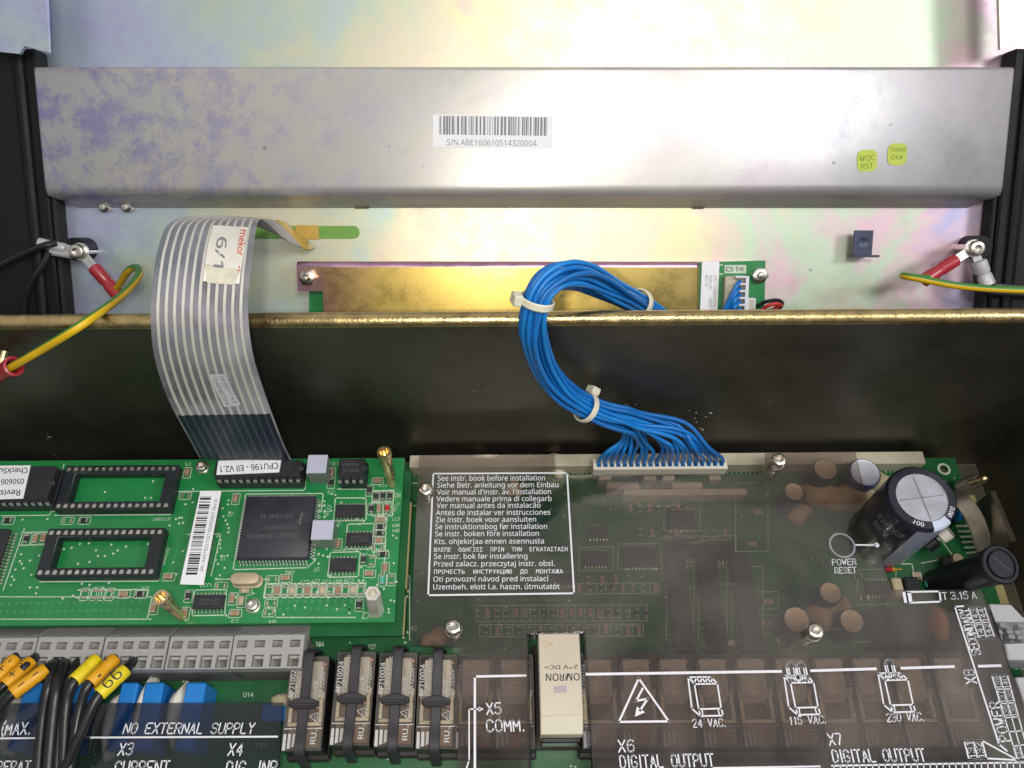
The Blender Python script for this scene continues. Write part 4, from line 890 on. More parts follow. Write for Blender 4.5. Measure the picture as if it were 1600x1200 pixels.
# barcode label
mb = MB(); z = ZB+3.9
mb.plate([wpt(a, z) for a in ((313, 767), (346, 767), (318, 914), (281, 913))][::-1], [], z-.15, z); mb.mk(1)
o_ = at(290, 898, z+.02); ex = at(313, 776, z+.02)-o_; ey = at(308, 898, z+.02)-o_; barcode(mb, o_, ex, ey, 70, 5); text_px(mb, 'SN: AAE79221021426R0027 Rev.D', (317, 893), (340, 780), (312, 892.5), z+.03, .0)
lb = mb.build('barcode_label', [M['label'], M['ink']], cpu, smooth=0)
mb = MB(); a = at(312, 782, 25); mb.box(a.x+1, a.x+6.2, a.y-27, a.y, ZB+.1, z-.2); ic = mb.build('label_chip', M['epoxy'], cpu, bevel=.2)
mb = MB()
for i in range(22): y = a.y - .8 - i*1.2; mb.box(a.x+6.2, a.x+7.7, y-.26, y+.26, ZB+.05, ZB+.5); mb.box(a.x-.6, a.x+1, y-.26, y+.26, ZB+.05, ZB+.5)
mb.build('pins', M['solder'], ic)
# chip components
def S(x, y, v, k, w=2.9, h=1.6):
    p = at(x, y, ZB+.5); smd(cpu, p.x, p.y, ZB, v, k, w, h); bmb.mk(1); a, b = (w/2+.65, h/2+.55) if not v else (h/2+.55, w/2+.65)
    line(bmb, [(p.x-a, p.y-b), (p.x+a, p.y-b), (p.x+a, p.y+b), (p.x-a, p.y+b)], .22, Zs+.005, True)
for x_, y_, v_, k_ in ((577, 766, 1, 'black'), (588, 776, 1, 'black'), (598, 775, 1, 'black'), (609, 775, 1, 'black'), (580, 795, 1, 'black'), (592, 794, 1, 'tan'), (605, 794, 1, 'red'), (590, 751, 0, 'tan'), (595, 812, 0, 'tan'), (594, 823, 0, 'black'), (593, 833, 0, 'black'), (592, 844, 0, 'tan'), (590, 856, 0, 'pads'),
                 (528, 850, 1, 'tan'), (518, 738, 1, 'tan'), (517, 754, 1, 'black'), (368, 779, 1, 'tan'), (292, 738, 1, 'tan'), (345, 915, 0, 'pads'), (446, 903, 0, 'tan'), (425, 905, 0, 'pads'), (423, 942, 0, 'pads'), (420, 957, 0, 'pads'), (561, 945, 1, 'black'), (294, 931, 1, 'black'), (363, 935, 1, 'tan'), (377, 939, 1, 'grey'), (383, 923, 0, 'grey'), (367, 958, 0, 'tan'), (289, 958, 1, 'tan'),
                 (568, 874, 1, 'black'), (580, 876, 1, 'pads'), (598, 866, 0, 'black'), (602, 887, 1, 'tan'), (577, 896, 0, 'tan'), (611, 905, 1, 'pads'), (597, 906, 1, 'green'), (12, 813, 0, 'black'), (105, 813, 0, 'pads'), (131, 813, 0, 'black'), (41, 842, 1, 'black'), (55, 842, 1, 'tan'), (68, 840, 1, 'tan'), (263, 901, 0, 'tan'),
                 (131, 928, 1, 'pads'), (147, 928, 1, 'pads'), (156, 928, 1, 'pads'), (171, 928, 1, 'pads'), (193, 928, 0, 'tan'), (219, 928, 0, 'black'), (240, 950, 1, 'tan'), (289, 774, 0, 'pads')):
    S(x_, y_, bool(v_), k_)
for i in range(13): S(421 + i*11.9, 923 - i*.1, True, ('pads', 'tan', 'pads', 'grey')[i % 4], 3.3, 1.8)
bmb.build('board', [M['pcb'], M['silk'], M['solder'], M['silk_dim'], M['via_dim']], cpu, smooth=0)
# ------------------------------------------------------------------ chips pushed into sockets
def dip(name, label, tl_, tr_, bl_, br_, n, z, h, par_grp=None):
    a = at(*tl_, z); b = at(*tr_, z); c = at(*bl_, z); d = at(*br_, z)
    xa, xb = (a.x+c.x)/2, (b.x+d.x)/2; ya, yb = (a.y+b.y)/2, (c.y+d.y)/2
    t = thing(name, label, 'chip', (xa, yb, ZB+.1), par_grp)
    mb = MB(); mb.box(xa, xb, yb-.9, ya+.9, ZB+.1, ZB+4.2); mb.build('socket', M['socket'], t, bevel=.25)
    mb = MB(); mb.box(xa+.2, xb-.2, yb, ya, ZB+4.6, z); mb.mk(1)
    mb.lathe((xb-.25, (ya+yb)/2, z-.35), (0, 0, 1), [(1.2, 0), (1.2, .37), (0, .38)], 16)
    mb.build('body', [M['epoxy'], M['ink']], t, bevel=.3)
    mb = MB()
    for i in range(n):
        x = xb - 1.5 - i*2.54
        if x < xa: break
        for y, s in ((yb, -1), (ya, 1)):
            mb.box(x-.7, x+.7, min(y, y+s*.55), max(y, y+s*.55), ZB+5.1, ZB+6.0); mb.box(x-.6, x+.6, min(y+s*.25, y+s*.65), max(y+s*.25, y+s*.65), ZB+3.8, ZB+5.5)
    mb.build('pins', M['tin'], t, bevel=.1)
    return t, xa, xb, ya, yb
Z1 = 32.
t, *_ = dip('memory_chip', 'socketed memory chip cut by the left photo edge, white label reading Revision', (-70, 728), (88, 729), (-80, 780), (74, 780), 18, Z1, 4)
mb = MB(); mb.plate([wpt(a, Z1+.15) for a in ((-60, 782), (36, 779), (48, 727), (-50, 728))], [], Z1+.02, Z1+.15); mb.mk(1)
for s, bl, br_, tl in (('CheckSum', (43, 731), (-12, 732), (43, 739)), ('050606', (38, 748), (2, 749), (37, 756)), ('Revision 1', (32, 765), (-28, 767), (31, 774))): text_px(mb, s, bl, br_, tl, Z1+.17, .015)
mb.build('paper_label', [M['label'], M['ink']], t, smooth=0)
t, *_ = dip('memory_chip', 'narrow socketed chip with white label reading CPU196-EII V2.1', (338, 719), (473, 719), (331, 744), (468, 743), 12, Z1, 4)
mb = MB(); mb.plate([wpt(a, Z1+.15) for a in ((338, 742), (436, 738), (440, 716), (341, 720))], [], Z1+.02, Z1+.15); mb.mk(1)
text_px(mb, 'CPU196 - Ell V2.1', (434, 723), (344, 729), (435, 732), Z1+.17, .02); mb.build('paper_label', [M['label'], M['ink']], t, smooth=0)
t, *_ = dip('memory_chip', 'short eight-pin socketed chip beside the tall brass standoff', (529, 717), (571, 716), (527, 745), (569, 744), 4, Z1, 4)
mb = MB()
for s, bl, br_, tl in (('93C46A', (560, 723), (534, 724), (560, 728)), ('9939 KEC', (560, 732), (534, 733), (560, 737))): text_px(mb, s, bl, br_, tl, Z1+.03, .0)
mb.build('chip_print', M['mark'], t, smooth=0)

# ------------------------------------------------------------------ grey terminal blocks
ZT = 20.
spots = [(-50, 53), (54, 158), (159, 260), (261, 361), (362, 474)]
labs = ['grey terminal block cut by the left photo edge, yellow sleeved wires in front', 'grey terminal block with plain black wires entering it, second from the left', 'grey terminal block half filled by the last yellow sleeved wires', 'empty grey terminal block between the half-filled block and the one beside the relays', 'empty grey terminal block at the right end of its row, beside the clipped relays']
yb_ = at(260, 1046, ZT).y; yt_ = at(260, 994, ZT).y; yr_ = at(260, 979, ZT).y
for i, (xa, xb) in enumerate(spots):
    a = at(xa, 1020, ZT).x + .15; b = at(xb, 1020, ZT).x - .15
    t = thing('terminal_block', labs[i], 'terminal block', (a, yb_, 0), 'grey terminal blocks in a row')
    w_ = (b-a); n_ = 4; pt = w_/n_; holes = []
    for k in range(n_):
        xc = a + pt*(k+.5)
        holes.append([(xc-1.7, yt_-4.0), (xc+1.7, yt_-4.0), (xc+1.7, yt_-1.6), (xc-1.7, yt_-1.6)])
        holes.append([(xc-1.9, yb_+.5), (xc+1.9, yb_+.5), (xc+1.9, yb_+4.4), (xc-1.9, yb_+4.4)])
    mb = MB(); mb.plate([(a, yb_), (b, yb_), (b, yt_), (a, yt_)], holes, ZT-5, ZT)
    mb.add([(a, yt_, ZT), (b, yt_, ZT), (b, yr_+1.5, ZT-6), (a, yr_+1.5, ZT-6), (a, yt_, ZT-8), (b, yt_, ZT-8), (b, yr_+1.5, ZT-8), (a, yr_+1.5, ZT-8)], [(0, 1, 2, 3), (0, 3, 7, 4), (1, 5, 6, 2), (2, 6, 7, 3), (4, 7, 6, 5)])
    mb.build('housing', M['grey_block'], t, bevel=.2)
    mb = MB()
    for k in range(n_):
        xc = a + pt*(k+.5)
        mb.add([(xc-1.3, yt_+.25, ZT-.3), (xc+1.3, yt_+.25, ZT-.3), (xc+1.3, yt_+1.9, ZT-2.2), (xc-1.3, yt_+.9, ZT-1.2), (xc-.2, yt_+.4, ZT+.35), (xc+1.3, yt_+.3, ZT+.35)], [(0, 1, 5, 4), (0, 4, 3), (4, 5, 2, 3), (1, 2, 5)])
    mb.build('release_lever', M['grey_block'], t, smooth=0)
    mb = MB(); mb.box(a+.3, b-.3, yb_+.2, yt_+.5, .1, ZT-5.05); mb.mk(1)
    for k in range(n_):
        xc = a + pt*(k+.5); mb.box(xc-1.6, xc+1.6, yb_+3.3, yb_+4.2, ZT-5, ZT-1.2); mb.add([(xc-1.8, yt_-3.9, ZT-4.9), (xc+1.8, yt_-3.9, ZT-4.9), (xc+1.8, yt_-1.7, ZT-2.0), (xc-1.8, yt_-1.7, ZT-1.0)], [(0, 1, 2, 3)])
        mb.add([(xc-1.8, yb_+.6, ZT-1.6), (xc+.4, yb_+.6, ZT-4.9), (xc-1.0, yb_+4.2, ZT-4.9), (xc-1.8, yb_+4.2, ZT-2)], [(0, 1, 2, 3)])
    mb.build('clamp', [M['grey_dark'], M['grey_block']], t, smooth=0)
    t.rotation_euler.z = (.003, -.004, .002, -.002, .004)[i]
# ------------------------------------------------------------------ relays
def relay_proto(with_clip, label, group):
    t = thing('clipped_relay' if with_clip else 'relay', label, 'relay', (0, 0, 0), group)
    W_, H_ = 6.35, 14.5
    mb = MB(); mb.box(-W_-.55, W_+.55, -H_-1.6, H_+1.2, .1, 5.0); mb.build('socket', M['relay_base'], t, bevel=.4)
    mb = MB(); mb.box(-W_, -W_+.5, -H_, H_, 5.1, 15.9) ; mb.box(W_-.5, W_, -H_, H_, 5.1, 15.9); mb.box(-W_+.5, W_-.5, H_-.5, H_, 5.1, 15.9); mb.box(-W_+.5, W_-.5, -H_, -H_+.5, 5.1, 15.9)
    mb.build('skirt', M['relay_base'], t)
    mb = MB(); mb.plate(rrect(0, 0, 2*W_, 2*H_, .8), [], 15.92, 16.5); mb.build('cover', M['relay_case'], t, bevel=.2)
    mb = MB(); mb.box(-5.4, 5.4, -13.6, -6.9, 5.2, 13.2); mb.mk(1); mb.box(-4.7, 4.7, 1.3, 13.6, 5.2, 11.6); mb.mk(2); mb.box(-4.7, 4.7, -6.8, 1.2, 5.2, 11.4); mb.build('coil', [M['relay_coil'], M['relay_body'], M['relay_dark']], t, bevel=.3)
    mb = MB(); mb.box(-4.4, 4.4, 1.6, 13.2, 14.2, 15.0); mb.mk(0); mb.lathe((.4, 8.2, 14.9), (0, 0, 1), [(2.6, 0), (2.6, .35), (2.1, .4), (2.0, .12), (0, .12)], 22)
    mb.add([(-4.4, 1.6, 15.0), (4.4, 1.6, 15.0), (3.2, -.6, 13.4), (-3.2, -.6, 13.4)], [(3, 2, 1, 0)]); mb.build('armature', M['relay_core'], t, bevel=.12)
    mb = MB()
    for s in (-1, 1):
        pts = cat([(s*5.35, 3.4, 14.6), (s*5.1, 1.6, 14.6), (s*4.75, .2, 14.6), (s*4.9, -2, 14.6), (s*4.9, -6.0, 14.6)], 4)
        for p, q in zip(pts, pts[1:]): mb.bar(p, q + (q-p)*.15, (.55, 0, 0), (0, 0, .5))
    mb.box(-5.4, 5.4, -6.9, -5.9, 14.1, 15.1); mb.build('bobbin_frame', M['relay_frame'], t)
    mb = MB()
    for x in (-3.6, 3.7): mb.blob((x, -1.4, 14.4), .8, .9, .8, 2, .1, 10, 6)
    mb.blob((4.6, 12.4, 14.6), .9, .9, .5, 4, .1, 10, 6); mb.build('contact', M['copper'], t)
    mb = MB(); zz = 16.54
    def vt(s, x, ya, yb, h, b=.0): text(mb, s, (x, ya, zz), (0, yb-ya, 0), (-h, 0, 0), b)
    vt('RP710024', -4.1, 1.6, 11.4, 1.7, .02); vt('SCHRACK', -1.9, .2, 10.2, 1.8, .0); vt('24VDC', 3.5, .6, 7.0, 1.5); vt('8A /250V~', 5.5, 1.6, 10.8, 1.4)
    text(mb, 'AK', (-3.2, 12.2, zz), (1.9, 0, 0), (0, 1.2, 0))
    if not with_clip or 1:
        line(mb, [(-5.9, -7.9), (5.9, -7.9)], .28, zz); line(mb, [(1.7, -4.2), (4.4, -3.2), (4.4, -6.4)], .2, zz, True)
        vt('VDE', 4.0, -6.0, -4.0, .7)
        for k, (a, b) in enumerate(((-9.4, -15.2+.9), (-9.4, -14.1), (-9.4, -13.9))):
            x = -5.3 + k*1.45; mb.add([(x-.55-.1, a, zz), (x+.25, a, zz), (x+.35, b+k*.5, zz), (x-.7, b+k*.2, zz)], [(3, 2, 1, 0)])
        vt('RU', 4.4, -12.6, -9.2, 1.7, .02); vt('us', 4.6, -8.9, -8.1, .8)
    mb.build('lettering', M['relay_print'] if with_clip else M['ink_grey'], t, smooth=0)
    if with_clip:
        mb = MB(); path = cat([(.3, 18.2, 4.5), (.3, 17.0, 12), (.3, 15.6, 18.2), (.2, 12.8, 19.0), (.1, 5, 18.4), (0, -2, 18.2), (-.1, -8, 17.9), (-.2, -14.2, 18.2), (-.2, -16.4, 15), (-.2, -18.0, 6)], 5)
        n = len(path); vs = []
        for i, p in enumerate(path):
            d = (path[min(i+1, n-1)] - path[max(i-1, 0)]).normalized(); nz = V((1, 0, 0)).cross(d).normalized()*-.55; wv = V((1.62, 0, 0))
            vs += [p-wv-nz, p+wv-nz, p+wv+nz, p-wv+nz]
        mb.add(vs, [(i*4+k, i*4+(k+1) % 4, i*4+4+(k+1) % 4, i*4+4+k) for i in range(n-1) for k in range(4)] + [(3, 2, 1, 0), tuple(range(n*4-4, n*4))])
        y = -.9
        hex_ = [(-4.6, y-.7), (-3.2, y-1.5), (3.2, y-1.5), (4.6, y-.7), (4.6, y+.7), (2.2, y+1.5), (0, y+2.0), (-2.2, y+1.5), (-4.6, y+.7)]
        mb.plate(hex_, [], 17.6, 20.2)
        mb.plate([(-4.0, y-1.0), (4.0, y-1.0), (4.0, y-.1), (-4.0, y-.1)], [], 20.2, 20.9)
        mb.build('retaining_clip', M['clip'], t, bevel=.25)
    return t
cl = ['clipped relay next to the grey terminal block, label RP710024 fully legible', 'clipped relay second from the terminal block, set slightly farther back', 'clipped relay third from the terminal block, round metal boss visible', 'clipped relay beside the smoked cover edge, last of the four']
pr1 = relay_proto(True, cl[0], 'relays held by black clips')
for i, px in enumerate((478, 552, 619, 682.5)):
    o = pr1 if i == 0 else copy_tree(pr1)
    p = at(px, (1098, 1090, 1092, 1095)[i], 16); o.location = p*MM; o.location.z = 0; o['label'] = cl[i]
    o.rotation_euler.z = (.012, -.006, .0, .004)[i]
hid = [(743, 'relay under the smoked cover at the X5 lettering, first in the covered row'), (804, 'relay under the smoked cover just left of the tall cream relay'), (937, 'relay under the smoked cover just right of the tall cream relay'), (998, 'relay under the smoked cover below the warning triangle'), (1058, 'relay under the smoked cover between warning triangle and 24 VAC drawing'),
       (1120, 'relay under the smoked cover behind the 24 VAC drawing'), (1181, 'relay under the smoked cover between the 24 VAC and 115 VAC drawings'), (1243, 'relay under the smoked cover behind the 115 VAC drawing'), (1306, 'relay under the smoked cover right of the 115 VAC drawing, above X7'), (1367, 'relay under the smoked cover left of the 230 VAC drawing'), (1431, 'relay under the smoked cover behind the 230 VAC drawing'), (1497, 'relay under the smoked cover nearest the SECONDARY and POWER tables')]
pr2 = relay_proto(False, hid[0][1], 'relays in a row under the smoked cover')
for i, (px, lb_) in enumerate(hid):
    o = pr2 if i == 0 else copy_tree(pr2); p = at(px, 1096 - (px-743)*.004, 15); o.location = p*MM; o.location.z = 0; o['label'] = lb_
# tall cream relay
p = at(873, 1068, 25.5); a = at(841, 990, 25.5); b = at(905, 990, 25.5); c = at(876, 1117, 25.5); e = at(876, 1148, 22)
t = thing('power_relay', 'tall cream relay standing up through the opening in the smoked cover', 'relay', (p.x, p.y, 0))
mb = MB(); xa, xb = a.x, b.x
pf = [(a.y, 5), (a.y, 25.5), (c.y, 25.5), (e.y, 22), (e.y, 5)]
sweep_x(mb, pf, xa, xb, 1); mb.build('case', M['omron'], t, bevel=.3)
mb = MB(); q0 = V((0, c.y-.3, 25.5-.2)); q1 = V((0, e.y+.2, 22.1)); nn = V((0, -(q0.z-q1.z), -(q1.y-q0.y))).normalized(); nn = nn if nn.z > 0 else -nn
mb.add([V((x, q.y, q.z)) + nn*.09 for x, q in ((xa+.3, q1), (xb-.3, q1), (xb-.3, q0), (xa+.3, q0))], [(0, 1, 2, 3)]); mb.build('lit_front', M['omron_lit'], t)
mb = MB(); mb.box(xa-1.5, xb+1.5, e.y-2, a.y+1.2, .1, 4.9); mb.mk(1); mb.box(xa+.5, xb-.5, e.y-1.6, e.y-.05, 5.0, 16); mb.build('socket', [M['relay_base'], M['clear_edge']], t, bevel=.3)
mb = MB(); text_px(mb, 'OMRON', (906, 1052), (853, 1053), (906, 1063), 25.53, .02); text_px(mb, '24V DC=', (903, 1039), (851, 1040), (903, 1045), 25.53, .01)
mb.mk(1); mb.poly([(q.x, q.y) for q in (at(866, 1083, 25.53), at(886, 1082, 25.53), at(885, 1071, 25.53), at(865, 1072, 25.53))], 25.53)
mb.mk(2)
for k in range(14):
    q = at(859 + random.gauss(0, 4.5), 1007 + random.gauss(0, 3), 25.52); mb.blob((q.x, q.y, 25.5), .25, .35, .05, k, .3, 8, 4)
mb.build('marking', [M['ink'], M['lilac'], M['glue']], t, smooth=0)

# ------------------------------------------------------------------ smoked covers
ZP = 18.5
cov = thing('smoked_cover', 'smoked clear plastic cover printed in white, screwed over the relays and chips', 'cover', (60, 60, ZP))
outl = quad_px([(655, 711), (652, 770), (641, 1008), (718, 1010), (714, 1260), (1660, 1260), (1640, 1215), (1608, 1120), (1592, 1075), (1577, 1045), (1567, 1005), (1557, 990), (1543, 945), (1533, 921), (1393, 922), (1382, 887), (1336, 705), (1196, 708), (1193, 740), (868, 742), (866, 710)], ZP)
hole = quad_px([(824, 988), (914, 986), (928, 1225), (828, 1225)], ZP)
mb = MB(); mb.plate(outl, [hole], ZP-1.5, ZP); mb.build('sheet', M['smoked'], cov, smooth=0)
mb = MB()
for q0, q1 in zip(hole, hole[1:]+hole[:1]):
    A, B = V((*q0, 0)), V((*q1, 0)); d = (B-A).normalized(); nrm = V((-d.y, d.x, 0))
    mb.bar(A + V((0, 0, ZP-4.5)), B + V((0, 0, ZP-4.5)), nrm*.55, V((0, 0, 2.9)))
mb.build('opening_lip', M['smoked_strip'], cov)
for px, py in ((665, 763), (708, 979), (1218, 717), (1275, 985)):
    q = at(px, py, ZP+4); mb = MB(); mb.cyl((q.x, q.y, .1), (0, 0, 1), 2.6, 2.6, ZP-1.7, 6); mb.cyl((q.x, q.y, ZP+.02), (0, 0, 1), 2.9, 2.9, .5, 24); mb.cyl((q.x, q.y, ZP+.5), (0, 0, 1), 1.7, 1.7, 1.4, 14); screw(mb, (q.x, q.y, ZP+1.8), (0, 0, 1), 2.75, 2.7, 1.35); mb.build('screw', M['steel'], cov, smooth=30)
zz = ZP+.04
W = MB()
def T(s, bl, br_, tl, b=.012): text_px(W, s, bl, br_, tl, zz, b)
def D_(s, bl, br_, tl, wd=.52): draft(W, s, bl, br_, tl, zz, wd)
def LL(*pts, wd=.55, closed=False): line_px(W, pts, wd, zz, closed)
LL((677, 740), (886, 739), (897, 927), (669, 930), closed=True, wd=.6)
rows = (('See instr. book before installation', 751.3, 683.7, 851.7), ('Siehe Betr. anleitung vor dem Einbau', 762, 683, 872.6), ("Voir manual d'instr. av. l'installation", 772.8, 682.7, 861), ('Vedere manuale prima di collegarb', 783.5, 681.8, 862), ('Ver manual antes da instalacão', 794, 682, 844.6), ('Antes de instalar ver instrucciones', 805, 681, 860),
        ('Zie instr. boek voor aansluiten', 816, 680.6, 837.6), ('Se instruktionsbog før installation', 827, 680, 855), ('Se instr. boken före installation', 838, 679.7, 842), ('Kts. ohjekirjaa ennen asennusta', 850, 679, 850), ('ΒΛΕΠΕ  ΟΔΗΓΙΕΣ  ΠΡΙΝ  ΤΗΝ  ΕΓΚΑΤΑΣΤΑΣΗ', 862, 678, 887), ('Se instr. bok før installering', 873.4, 678, 824), ('Przed zalacz. przeczytaj instr. obsl.', 885, 678, 867), ('ПРОЧЕСТЬ  ИНСТРУКЦИЮ  ДО  МОНТАЖА', 896.7, 678, 880), ('Oti provozní návod pred instalací', 908.8, 677, 857.5), ('Uzembeh. elott l.a. haszn. útmutatót', 921, 676.7, 874.5))
for s, yb, xl, xr in rows: h = 6.6 if s[1].isupper() else 8.0; T(s, (xl, yb), (xr, yb-.8), (xl+.3, yb-h), .002)
q = at(1316, 852, zz); rr_ = at(1335, 852, zz).x - q.x
line(W, [(q.x + rr_*math.cos(k*.2094), q.y + rr_*1.0*math.sin(k*.2094)) for k in range(30)], .6, zz, True)
LL((1336, 851.5), (1368, 851.5), wd=.55); q = at(1370, 851.5, zz); W.poly([(q.x+.9*math.cos(k*.6283), q.y+.9*math.sin(k*.6283)) for k in range(10)], zz)
D_('POWER', (1301, 883), (1338, 882), (1300, 874), .5); D_('RESET', (1305, 896), (1338, 895), (1304, 887), .5)
LL((1416, 925), (1468, 924), (1470, 940), (1419, 942), closed=True, wd=.6); W.poly([(q.x, q.y) for q in (at(1413, 942, zz), at(1426, 941.5, zz), at(1423, 924.5, zz), at(1410, 925, zz))], zz)
D_('T 3.15 A', (1474, 937), (1526, 935), (1472, 926), .5)
D_('X5', (761, 1116), (783, 1115), (760, 1099)); D_('COMM.', (761, 1143), (818, 1142), (760, 1125))
LL((742, 1220), (742, 1057), (821, 1055.5), wd=.75); LL((917, 1053.5), (1220, 1049), wd=.85); LL((1268, 1048), (1368, 1045), wd=.85); LL((1409, 1044), (1490, 1041.5), wd=.85); LL((1530, 1041), (1563, 1040), wd=.85)
LL((728, 1203), (733, 1188), (733, 1108), (750, 1108), wd=.45); W.poly([(q.x, q.y) for q in (at(748, 1112, zz), at(756, 1108, zz), at(748, 1104, zz))], zz)
LL((998, 1060), (967, 1128), (1045, 1127), closed=True, wd=.65); LL((1004, 1076), (994, 1095), (1012, 1092), (1000, 1110), wd=.65); W.poly([(q.x, q.y) for q in (at(992, 1120, zz), at(1008, 1113, zz), at(995, 1104, zz))], zz)
D_('X6', (967, 1175), (991, 1174), (966, 1157)); D_('DIGITAL  OUTPUT', (970, 1200), (1116, 1197), (968, 1181)); D_('X7', (1297, 1164), (1317, 1163), (1293, 1147)); D_('DIGITAL  OUTPUT', (1303, 1191), (1447, 1189), (1299, 1172))
D_('24  VAC.', (1083, 1136.5), (1133, 1135), (1082, 1124)); D_('115  VAC.', (1235, 1132), (1290, 1130), (1234, 1120)); D_('230  VAC.', (1386, 1128), (1443, 1126), (1385, 1115))
def icon(dx, dy, loops):
    o = lambda *pp: [(x+dx + (y-1058)*.03*(dx/150), y+dy) for x, y in pp]
    LL(*o((1075, 1058), (1111, 1058), (1121, 1068), (1085, 1069)), closed=True, wd=.5)
    LL(*o((1075, 1058), (1081, 1107), (1093, 1118)), wd=.5); LL(*o((1085, 1069), (1092, 1110)), wd=.5); LL(*o((1121, 1068), (1127, 1108)), wd=.5)
    LL(*o((1092, 1108), (1127, 1107), (1130, 1118), (1094, 1119)), closed=True, wd=.5); LL(*o((1097, 1110), (1098, 1117)), wd=.4); LL(*o((1122, 1109), (1124, 1116)), wd=.4)
    LL(*o((1078, 1059), (1085, 1067), (1088, 1059), (1094, 1067), (1097, 1059), (1102, 1067), (1105, 1059), (1111, 1067), (1113, 1060)), wd=.45)
    for lx in loops:
        for rr, ww in ((7, .5), (3.6, .35)):
            LL(*o(*([(lx-rr+4, 1066)] + [(lx - rr*math.cos(k*math.pi/8), 1044 - rr*1.1*math.sin(k*math.pi/8)) for k in range(9)] + [(lx+rr+4, 1066)])), wd=ww)
icon(0, 0, ()); icon(150, -2, (1086, 1102)); icon(297, -6, (1093,))
LL((1505, 947), (1492, 948), (1561, 1163), (1573, 1173), wd=.55)
D_('SECONDARY', (1533, 1022), (1513, 951), (1518, 1024)); D_('X8', (1526, 1067), (1521, 1046), (1510, 1068)); D_('POWER', (1579, 1157), (1561, 1096), (1563, 1159))
def table(tl, tr, br_, bl, nr, cells):
    lp = lambda a, b, t: (a[0]+(b[0]-a[0])*t, a[1]+(b[1]-a[1])*t)
    LL(tl, tr, br_, bl, closed=True, wd=.45); LL(lp(tl, tr, .5), lp(bl, br_, .5), wd=.4)
    for r in range(nr+1): LL(lp(tl, bl, r/nr), lp(tr, br_, r/nr), wd=.35)
    for (r, c_), s in cells.items():
        def P(u, v): a = lp(tl, bl, v); b = lp(tr, br_, v); return lp(a, b, u)
        u0, u1 = (c_+.14)/2, (c_+.84)/2; v0, v1 = (r+.12)/nr, (r+.9)/nr
        D_(s, P(u1, v1), P(u1, v0), P(u0, v1), .36)
table((1513, 949), (1538, 948), (1554, 996), (1530, 998), 2, {(0, 0): '143', (0, 1): '144', (1, 0): '141', (1, 1): '142'})
table((1549.6, 1055), (1574, 1054.5), (1609, 1185), (1590, 1188), 6, {(0, 0): '139', (0, 1): '140', (1, 0): '137', (1, 1): '138', (2, 0): '135', (2, 1): '136', (5, 0): '133'})
table((1506.5, 1157.5), (1534.5, 1157), (1541.5, 1185), (1514, 1186.7), 1, {(0, 0): '131', (0, 1): '132'})
LL((1534, 1157), (1589, 1187), wd=.5); LL((1541, 1185), (1589, 1187.5), wd=.5); LL((1300, 1196.5), (1640, 1190.5), wd=.5); LL((1115, 1200), (1281, 1197.5), wd=.5)
for k in range(34): x = 1303 + k*10; LL((x, 1196.4-k*.18), (x+1.5, 1210-k*.18), wd=.35)
W.build('white_lettering', M['print'], cov, smooth=0)

ZL = 15.5
cv2 = thing('terminal_cover', 'dark smoked cover strip reading NO EXTERNAL SUPPLY below the terminal blocks', 'cover', (-110, 45, ZL))
mb = MB(); mb.plate(quad_px([(-60, 1099), (441, 1098), (432, 1260), (-80, 1260)], ZL), [], ZL-1.5, ZL); mb.build('sheet', M['smoked_strip'], cv2, smooth=0)
W = MB(); zz = ZL+.04
D_('(MAX.', (2, 1148), (45, 1147), (6, 1130)); D_('NO  EXTERNAL  SUPPLY', (192, 1146), (395, 1146), (197, 1130)); LL((-30, 1154), (140, 1152.5), wd=.5); LL((130, 1152.5), (433, 1151), wd=.55)
D_('X3', (184, 1180), (205, 1179), (189, 1162)); D_('CURRENT', (178, 1210), (262, 1209), (182, 1190)); D_('X4', (356, 1180), (377, 1180), (360, 1162)); D_('DIG.  INP', (352, 1210), (430, 1209), (356, 1190)); D_('OPERAT', (-18, 1207), (45, 1206), (-14, 1190))
D_('(', (114, 1142), (120, 1141), (118, 1129))
W.build('white_lettering', M['print'], cv2, smooth=0)

# ------------------------------------------------------------------ field wires with yellow sleeves
grp = 'black field wires leaving the terminal blocks'
def fieldwire(label, pts, sl=None, col='orange_sleeve', mark=None, r=1.55):
    P = [at(x, y, z) for x, y, z in pts]; t = thing('field_wire', label, 'wire', P[0], grp)
    mb = MB(); mb.tube(cat(P, 8), r, 12); mb.build('wire', M['black_wire'], t, smooth=60)
    if sl:
        (xa, ya, za), (xb, yb, zb) = sl; a, b = at(xa, ya, za), at(xb, yb, zb); d = b-a; Ln = d.length
        mb = MB(); mb.lathe(a, d, [(1.5, .15), (1.9, -.1), (2.25, .35), (2.25, Ln*.33), (2.12, Ln*.4), (2.25, Ln*.47), (2.25, Ln-.3), (2.1, Ln), (1.85, Ln+.05), (1.75, Ln-1.2)], 18); mb.mk(1)
        e = d.normalized(); up = V((0, 0, 1)); up = (up - e*up.dot(e)).normalized(); sd = e.cross(up)
        if mark:
            vs, fs = _glyphs(mark, .0); x0 = min(v[0] for v in vs); x1 = max(v[0] for v in vs)
            pts_ = []
            for vx, vy in vs:
                s = Ln*(.2 + .6*(1-(vx-x0)/(x1-x0))); ang = (vy-.5)*1.5; pts_.append(a + e*s + (up*math.cos(ang) + sd*math.sin(ang))*2.3)
            mb.add(pts_, fs)
        mb.build('sleeve', [M[col], M['ink']], t, smooth=40)
fieldwire('black wire in an orange sleeve half outside the left photo edge', [(30, 1020, 17), (14, 1040, 23), (-12, 1066, 24), (-40, 1092, 22)], ((25, 1029, 22), (-8, 1062, 25)), 'orange_sleeve', '+ -')
